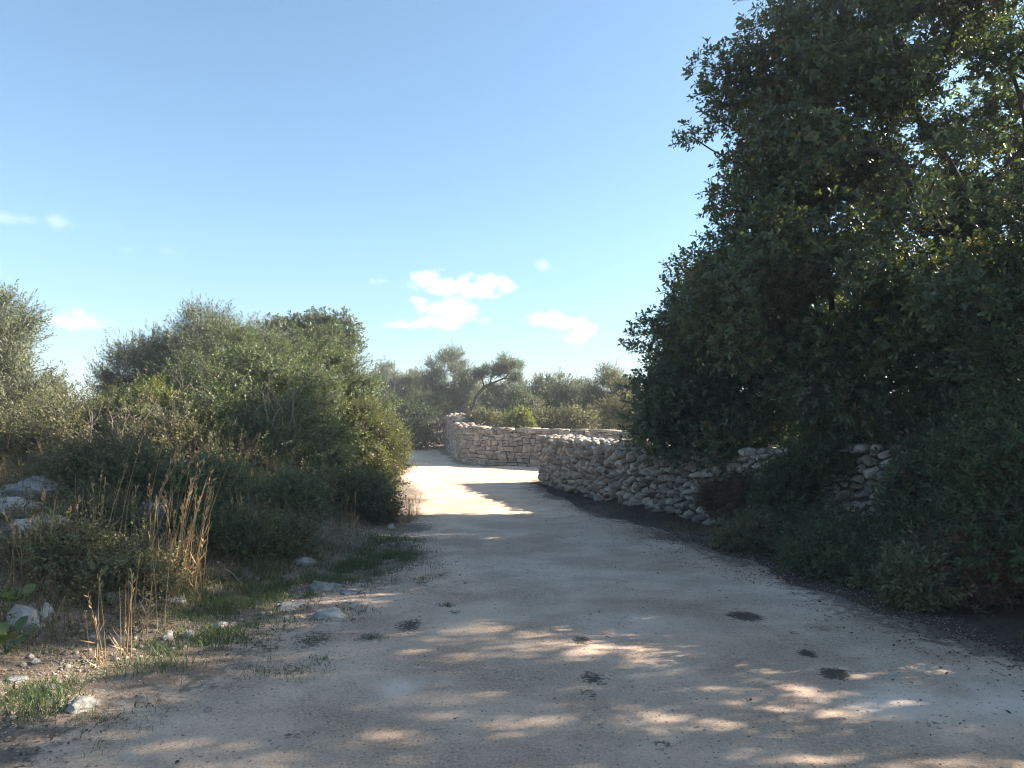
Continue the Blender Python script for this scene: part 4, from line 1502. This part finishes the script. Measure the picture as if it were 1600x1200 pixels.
def verge():
    r = np.random.default_rng(77)
    # green grass in patches along the left edge
    g = Geo()
    patches = [(585, 880, .75, .7), (560, 900, .5, .45), (520, 870, .7, .6), (440, 910, .6, .5), (380, 920, .6, .5), (420, 985, .5, .25), (360, 1000, .5, .22), (300, 1015, .45, .22), (270, 1045, .35, .2), (240, 1055, .3, .2), (320, 945, .5, .4), (345, 935, .4, .4), (620, 850, .5, .6), (630, 868, .35, .3), (20, 1010, .3, .2),
               (475, 1050, .22, .16), (400, 1055, .16, .1), (575, 1000, .14, .06), (490, 1004, .16, .07), (700, 948, .1, .05), (500, 1032, .1, .06), (660, 905, .18, .12), (690, 885, .15, .12), (560, 955, .2, .1), (150, 1125, .2, .08), (95, 1115, .3, .15), (420, 1020, .1, .1), (60, 1090, .35, .2), (530, 970, .2, .15), (1180, 850, .5, .3), (1240, 870, .5, .3)]
    for (px, py, rx, ry) in patches:
        c = hit(px, py)
        n = int(5200 * rx * ry * 2.2) + 60
        x = c[0] + r.normal(size=n) * rx * .5
        y = c[1] + r.normal(size=n) * ry * .7
        k = (n2(x, y, 5, 8, 2) + r.normal(size=n) * .3 > -.15) & ((road_sd(x, y) > -.22 + .2 * r.normal(size=n)) | (rx < .25))
        x, y = x[k], y[k]
        P = np.stack([x, y, base_h(x, y) - .005], 1)
        m = len(P)
        blades(g, P, r, r.uniform(.025, .10, m) * (.45 if rx < .25 else 1), r.uniform(.0018, .0036, m), 1.0, np.clip(r.beta(1.6, 2.2, m), 0, 1))
    o = g.build('grass', GRASS)
    tag(o, 'short green grass patches along the left edge of the gravel', 'grass', kind='stuff')
    # dry grass and weeds over the bank
    g = Geo()

    def on_bank(x, y):
        sd = poly_sd(x, y, ROADP)
        return (sd > .45 + .3 * n2(x, y, 1.1, 14, 2)) & (n2(x, y, .9, 61, 3) + r.normal(size=len(x)) * .35 > -.12) & (x > -.75 * y - 1)
    P = scatter(30000, (-10, -1.2, 4.2, 14.5), r, on_bank)
    sd = poly_sd(P[:, 0], P[:, 1], ROADP)
    h = r.uniform(.08, .34, len(P)) * sstep(.2, 1.6, sd) + .03
    h *= np.where(P[:, 1] < 6.0, .55, 1)
    blades(g, P, r, h, r.uniform(.0018, .004, len(P)), .9, r.uniform(0, 1, len(P)))
    P = scatter(7000, (1.6, 5, 4.5, 15), r, lambda x, y: (poly_sd(x, y, ROADP) > .15) & (poly_sd(x, y, ROADP) < 1.0) & (n2(x, y, 1.2, 63, 2) > .05))
    blades(g, P, r, r.uniform(.03, .16, len(P)), r.uniform(.0018, .0035, len(P)), .9, r.uniform(0, .7, len(P)))
    P = scatter(9000, (-4.5, -.6, 3.3, 10), r, lambda x, y: (poly_sd(x, y, ROADP) > -.75) & (poly_sd(x, y, ROADP) < .7) & (n2(x, y, 1.6, 66, 3) + r.normal(size=len(x)) * .2 > .16))
    blades(g, P, r, r.uniform(.015, .06, len(P)), r.uniform(.0015, .003, len(P)), 1.4, r.uniform(0, .8, len(P)))
    o = g.build('dry_grass', STRAW)
    tag(o, 'straw coloured dry grass and dead weeds covering the left bank', 'dry grass', kind='stuff')
    # low leafy weeds
    g = Geo()

    def weeds(x, y):
        sd = poly_sd(x, y, ROADP)
        return (sd > .6) & (n2(x, y, .8, 91, 3) + r.normal(size=len(x)) * .3 > .0) & (x > -.75 * y - 1)
    P = scatter(13000, (-10, -1.2, 5.2, 13.5), r, weeds)
    n = len(P)
    A = unit(r.normal(size=(n, 3)) * .5 + V3(0, 0, 1))
    L = r.uniform(.05, .32, n)[:, None] * sstep(.3, 1.6, poly_sd(P[:, 0], P[:, 1], ROADP))[:, None]
    prisms(g, P, P + A * L, .0022, .0015)
    Pt = scatter(2600, (-8, -1.6, 5.6, 13), r, lambda x, y: (poly_sd(x, y, ROADP) > .8) & (n2(x, y, .7, 95, 3) + r.normal(size=len(x)) * .25 > .05) & (x > -.75 * y - 1))
    m = len(Pt)
    At = unit(r.normal(size=(m, 3)) * .22 + V3(.05, 0, 1))
    Lt = r.uniform(.25, .85, m)[:, None] * sstep(.4, 2.0, poly_sd(Pt[:, 0], Pt[:, 1], ROADP))[:, None]
    mid = Pt + At * Lt * .55
    tip_ = mid + unit(At + r.normal(size=(m, 3)) * .2) * Lt * .45
    prisms(g, Pt, mid, .0024, .0019)
    prisms(g, mid, tip_, .0019, .0010)
    for q in range(2):
        sd_ = mid + (tip_ - mid) * r.uniform(0, .8, (m, 1))
        prisms(g, sd_, sd_ + unit(At + r.normal(size=(m, 3)) * .6) * Lt * .22, .0013, .0008)
    g2 = Geo()
    shoots_to_leaves(g2, P + A * L, A, r, .10, 6, .0, .035, 65, T_OVAL, .2)
    n_ = g2.n
    o = g2.build('weeds', BRAMBLE)
    tag(o, 'low leafy green and brown weeds on the left bank', 'weeds', kind='stuff')
    o = g.build('weed_stems', STRAW)
    tag(o, 'thin dry weed stems over the left bank', 'weed stems', kind='stuff')


verge()


def stalk_clumps():
    r = np.random.default_rng(31)
    items = [(275, 905, 690, 24, 'tallest clump of tan dry grass stalks leaning right on the left bank'),
             (215, 880, 700, 18, 'tan dry stalk clump leaning right just left of the tallest clump'),
             (283, 915, 760, 22, 'straight dense tan stalk clump at the right of the tallest clump'),
             (148, 860, 735, 14, 'sparse dry stalks in the middle of the left bank'),
             (90, 900, 750, 7, 'thin dry stalks before the limestone pile'),
             (25, 905, 800, 8, 'short dry stalks in front of the pale stones at the left border'),
             (165, 1035, 900, 9, 'dry stalks rising from the dark litter of the near verge'),
             (225, 985, 850, 9, 'dry stalks beside the thin flat stone'),
             (375, 850, 745, 9, 'fine dry stalks at the foot of the dark bush'),
             (420, 850, 780, 10, 'pale straw stalks left of the green grass patch'),
             (640, 815, 775, 26, 'pale tuft of dry grass at the shade border by the gravel'),
             (545, 835, 770, 10, 'dry stalks under the roadside bush'),
             (320, 880, 790, 10, 'dry stalks behind the green verge grass')]
    for i, (px, by, ty, n, lab) in enumerate(items):
        b = hit(px, by)
        d = b[1]
        H = (by - ty) / F * d
        g = Geo()
        for k in range(n):
            p = V3(r.normal() * .09 * (H + .3), r.normal() * .10, 0)
            p[2] = hz(b[0] + p[0], b[1] + p[1]) - b[2] - .02
            h = H * r.uniform(.55, 1.05)
            lx = (r.normal() * .10 + (.16 if 'leaning' in lab else .0)) * h
            ly = r.normal() * .08 * h
            t = np.linspace(0, 1, 6)
            pts = p + np.stack([lx * t ** 1.6, ly * t ** 1.6, h * t], 1)
            rr = .0034 if H > .4 else .0018
            tube(g, pts, rr * np.array([1, .95, .85, .7, .55, .35]), 3, r.uniform(0, 1))
            # seed head and dead blades
            if r.random() < .5:
                m = 9
                q = pts[-1] - (pts[-1] - pts[-2]) * r.uniform(0, .8, m)[:, None]
                dd = unit(np.tile(unit(pts[-1] - pts[-2]), (m, 1)) + r.normal(size=(m, 3)) * .35)
                put_leaves(g, q, dd, r.normal(size=(m, 3)), np.full(m, .05 * min(1, H + .2)), T_LANCE, r.uniform(.4, 1, m))
            m = 3
            q = pts[1] + (pts[2] - pts[1]) * r.uniform(-.9, 1, m)[:, None]
            dd = unit(np.stack([r.normal(size=m) * .5, r.normal(size=m) * .5, r.uniform(.4, 1, m)], 1))
            put_leaves(g, q, dd, r.normal(size=(m, 3)), r.uniform(.10, .22, m) * min(1, H + .2), (T_LANCE[0] * np.array([.28, 1, 1]), T_LANCE[1]), r.uniform(0, 1, m))
        o = g.build('dry_stalk_clump', STALK)
        o.location = b
        tag(o, lab, 'dry grass', 'dry stalk clumps on the left bank')
    # sticks
    for i, (x0, y0, x1, y1, rad, lab) in enumerate([(48, 812, 98, 800, .012, 'bare pale stick lying across the stones of the left pile'), (345, 905, 385, 918, .008, 'short bare twig on the grass right of the tall stalks'), (150, 888, 180, 895, .008, 'bleached twig among the weeds under the stalks')]):
        a, b = hit(x0, y0), hit(x1, y1)
        a = a + V3(0, 0, .06)
        b = b + V3(0, 0, .06)
        if np.linalg.norm(b - a) > 1.2:
            b = a + unit(b - a) * .9
        g = Geo()
        t = np.linspace(0, 1, 7)
        pts = a + (b - a) * t[:, None] + np.stack([0 * t, .03 * np.sin(5 * t), .03 * np.sin(4 * t + 1)], 1)
        tube(g, pts, np.linspace(rad, rad * .5, 7), 5)
        tube(g, [pts[4], pts[4] + (b - a) * .25 + V3(0, .03, .06)], np.array([rad * .5, rad * .25]), 4)
        o = g.build('stick', DEADW)
        tag(o, lab, 'stick')
    # broad leaved weeds at the left border
    for i, (px, py, lab) in enumerate([(14, 975, 'broad bright green leafed weed before the bulky pale stone'), (10, 1022, 'broad leafed weed on the litter by the left border')]):
        b = hit(px, py)
        g = Geo()
        m = 12
        a = np.arange(m) * 2.4
        dd = unit(np.stack([np.cos(a), np.sin(a), r.uniform(.3, 1.2, m)], 1))
        p = V3(0, 0, 0) + dd * r.uniform(.03, .12, m)[:, None] + V3(0, 0, .05 + .08 * (i == 0))
        prisms(g, np.zeros((m, 3)), p, .003, .002)
        lf = (np.array([(0, 0, 0), (.28, .15, .05), (.42, .5, .08), (.25, .85, .05), (0, 1, -.05), (-.25, .85, .05), (-.42, .5, .08), (-.28, .15, .05)]), [(0, 1, 2, 3, 4), (0, 4, 5, 6, 7)])
        put_leaves(g, p, dd, np.tile(V3(0, 0, 1), (m, 1)) + r.normal(size=(m, 3)) * .3, r.uniform(.07, .12, m), lf, r.uniform(.3, .8, m))
        o = g.build('broad_leaved_weed', GRASS)
        o.location = b
        tag(o, lab, 'plant')


stalk_clumps()


def gravel_and_litter():
    r = np.random.default_rng(55)
    # pebbles: many small stones on the road, more along its edges
    v0, f0 = ico(1)
    x = np.concatenate([r.uniform(-3.2, 3.6, 60000), r.uniform(-4.8, -1.0, 7000)])
    y = np.concatenate([3.0 + 8.5 * r.uniform(0, 1, 60000) ** 1.5, r.uniform(3.2, 11, 7000)])
    sd = road_sd(x, y)
    dens = np.where(sd < 0, .25 + .75 * sstep(-1.2, -.1, sd) * (x < 0) + .3 * sstep(-.1, .35, n2(x, y, 1.1, 71, 3)), sstep(1.6, .2, sd))
    k = r.uniform(0, 1, len(x)) < dens
    x, y, sd = x[k], y[k], sd[k]
    n = len(x)
    s = .0030 + .0065 * r.uniform(0, 1, n) ** 2.5
    big = r.uniform(0, 1, n) < np.where(sd > -.1, .055, .002) * (x < 0)
    s = np.where(big, r.uniform(.010, .030, n), s)
    ax = r.uniform(.6, 1.3, (n, 3)) * np.array([1, 1, .65])
    a = r.uniform(0, 6.28, n)
    V = v0[None] * (1 + r.normal(size=(n, len(v0))) * .13)[..., None] * ax[:, None] * s[:, None, None]
    c_, s_ = np.cos(a)[:, None], np.sin(a)[:, None]
    V = np.stack([V[..., 0] * c_ - V[..., 1] * s_, V[..., 0] * s_ + V[..., 1] * c_, V[..., 2]], -1)
    P = np.stack([x, y, base_h(x, y) + .004 + s * .05], 1)
    V = V + P[:, None]
    o = (np.arange(n) * len(v0))[:, None, None]
    g = Geo()
    g.add(V.reshape(-1, 3), [(o + f0[None]).reshape(-1, 3)], np.repeat(r.uniform(0, 1, n), len(v0)))
    ob = g.build('gravel', GRAVEL)
    tag(ob, 'loose pale pebbles scattered over the gravel road and its left verge', 'gravel', kind='stuff')
    # dead leaves: a dark drift along the right edge and the wall foot, a sprinkling elsewhere
    g = Geo()
    x = r.uniform(.2, 5.2, 130000)
    y = r.uniform(4.0, 21, 130000)
    sd = poly_sd(x, y, ROADP)
    dens = np.exp(-(np.maximum(0, -sd) / .36) ** 1.15) * (sd < 1.4) * (.6 + .6 * (n2(x, y, 2.2, 81, 3) > -.2))
    dens = np.where((x < 1.5) & (y > 20.6), 0, dens)
    k = r.uniform(0, 1, len(x)) < dens * .55
    P = np.stack([x, y], 1)[k]
    x = r.uniform(-5, 3.5, 1400)
    y = r.uniform(3.2, 20, 1400)
    k = (poly_sd(x, y, ROADP) < 0) & (r.uniform(0, 1, 1400) < .35)
    P = np.vstack([P, np.stack([x, y], 1)[k]])
    x = r.uniform(-7, -1.2, 16000)
    y = r.uniform(3.3, 11, 16000)
    k = (poly_sd(x, y, ROADP) > -.5) & (n2(x, y, 1.0, 83, 3) > -.15)
    P = np.vstack([P, np.stack([x, y], 1)[k]])
    n = len(P)
    a = r.uniform(0, 6.283, n)
    d = np.stack([np.cos(a), np.sin(a), r.normal(size=n) * .25], 1)
    pos = np.stack([P[:, 0], P[:, 1], base_h(P[:, 0], P[:, 1]) + .009 + np.abs(r.normal(size=n)) * .004], 1)
    put_leaves(g, pos, d, np.tile(V3(0, 0, 1), (n, 1)) + r.normal(size=(n, 3)) * .28, r.uniform(.012, .020, n) + .026 * r.uniform(0, 1, n) ** 3, T_HEX, r.beta(1.2, 2.4, n))
    ob = g.build('leaf_litter', LITTER)
    tag(ob, 'dark fallen leaves drifted along the right road edge and wall foot', 'leaf litter', kind='stuff')


gravel_and_litter()


def build_haze():
    """the thin bright air of the photo: one even volume around everything"""
    v = np.array([(x, y, z) for z in (-3.0, 14.0) for y in (-75, 640) for x in (-450, 450)], float)
    f = np.array([[0, 2, 3, 1], [4, 5, 7, 6], [0, 1, 5, 4], [2, 6, 7, 3], [0, 4, 6, 2], [1, 3, 7, 5]])
    m, nt, N, L = new_mat('haze')
    out = N('ShaderNodeOutputMaterial')
    p = N('ShaderNodeVolumePrincipled')
    p.inputs['Color'].default_value = (.93, .96, 1.0, 1)
    p.inputs['Density'].default_value = HAZE
    p.inputs['Anisotropy'].default_value = .0
    L(p.outputs[0], out.inputs['Volume'])
    o = link_mesh('haze', v, [f], m)
    tag(o, kind='stuff')


HAZE = 0.0016
build_haze()
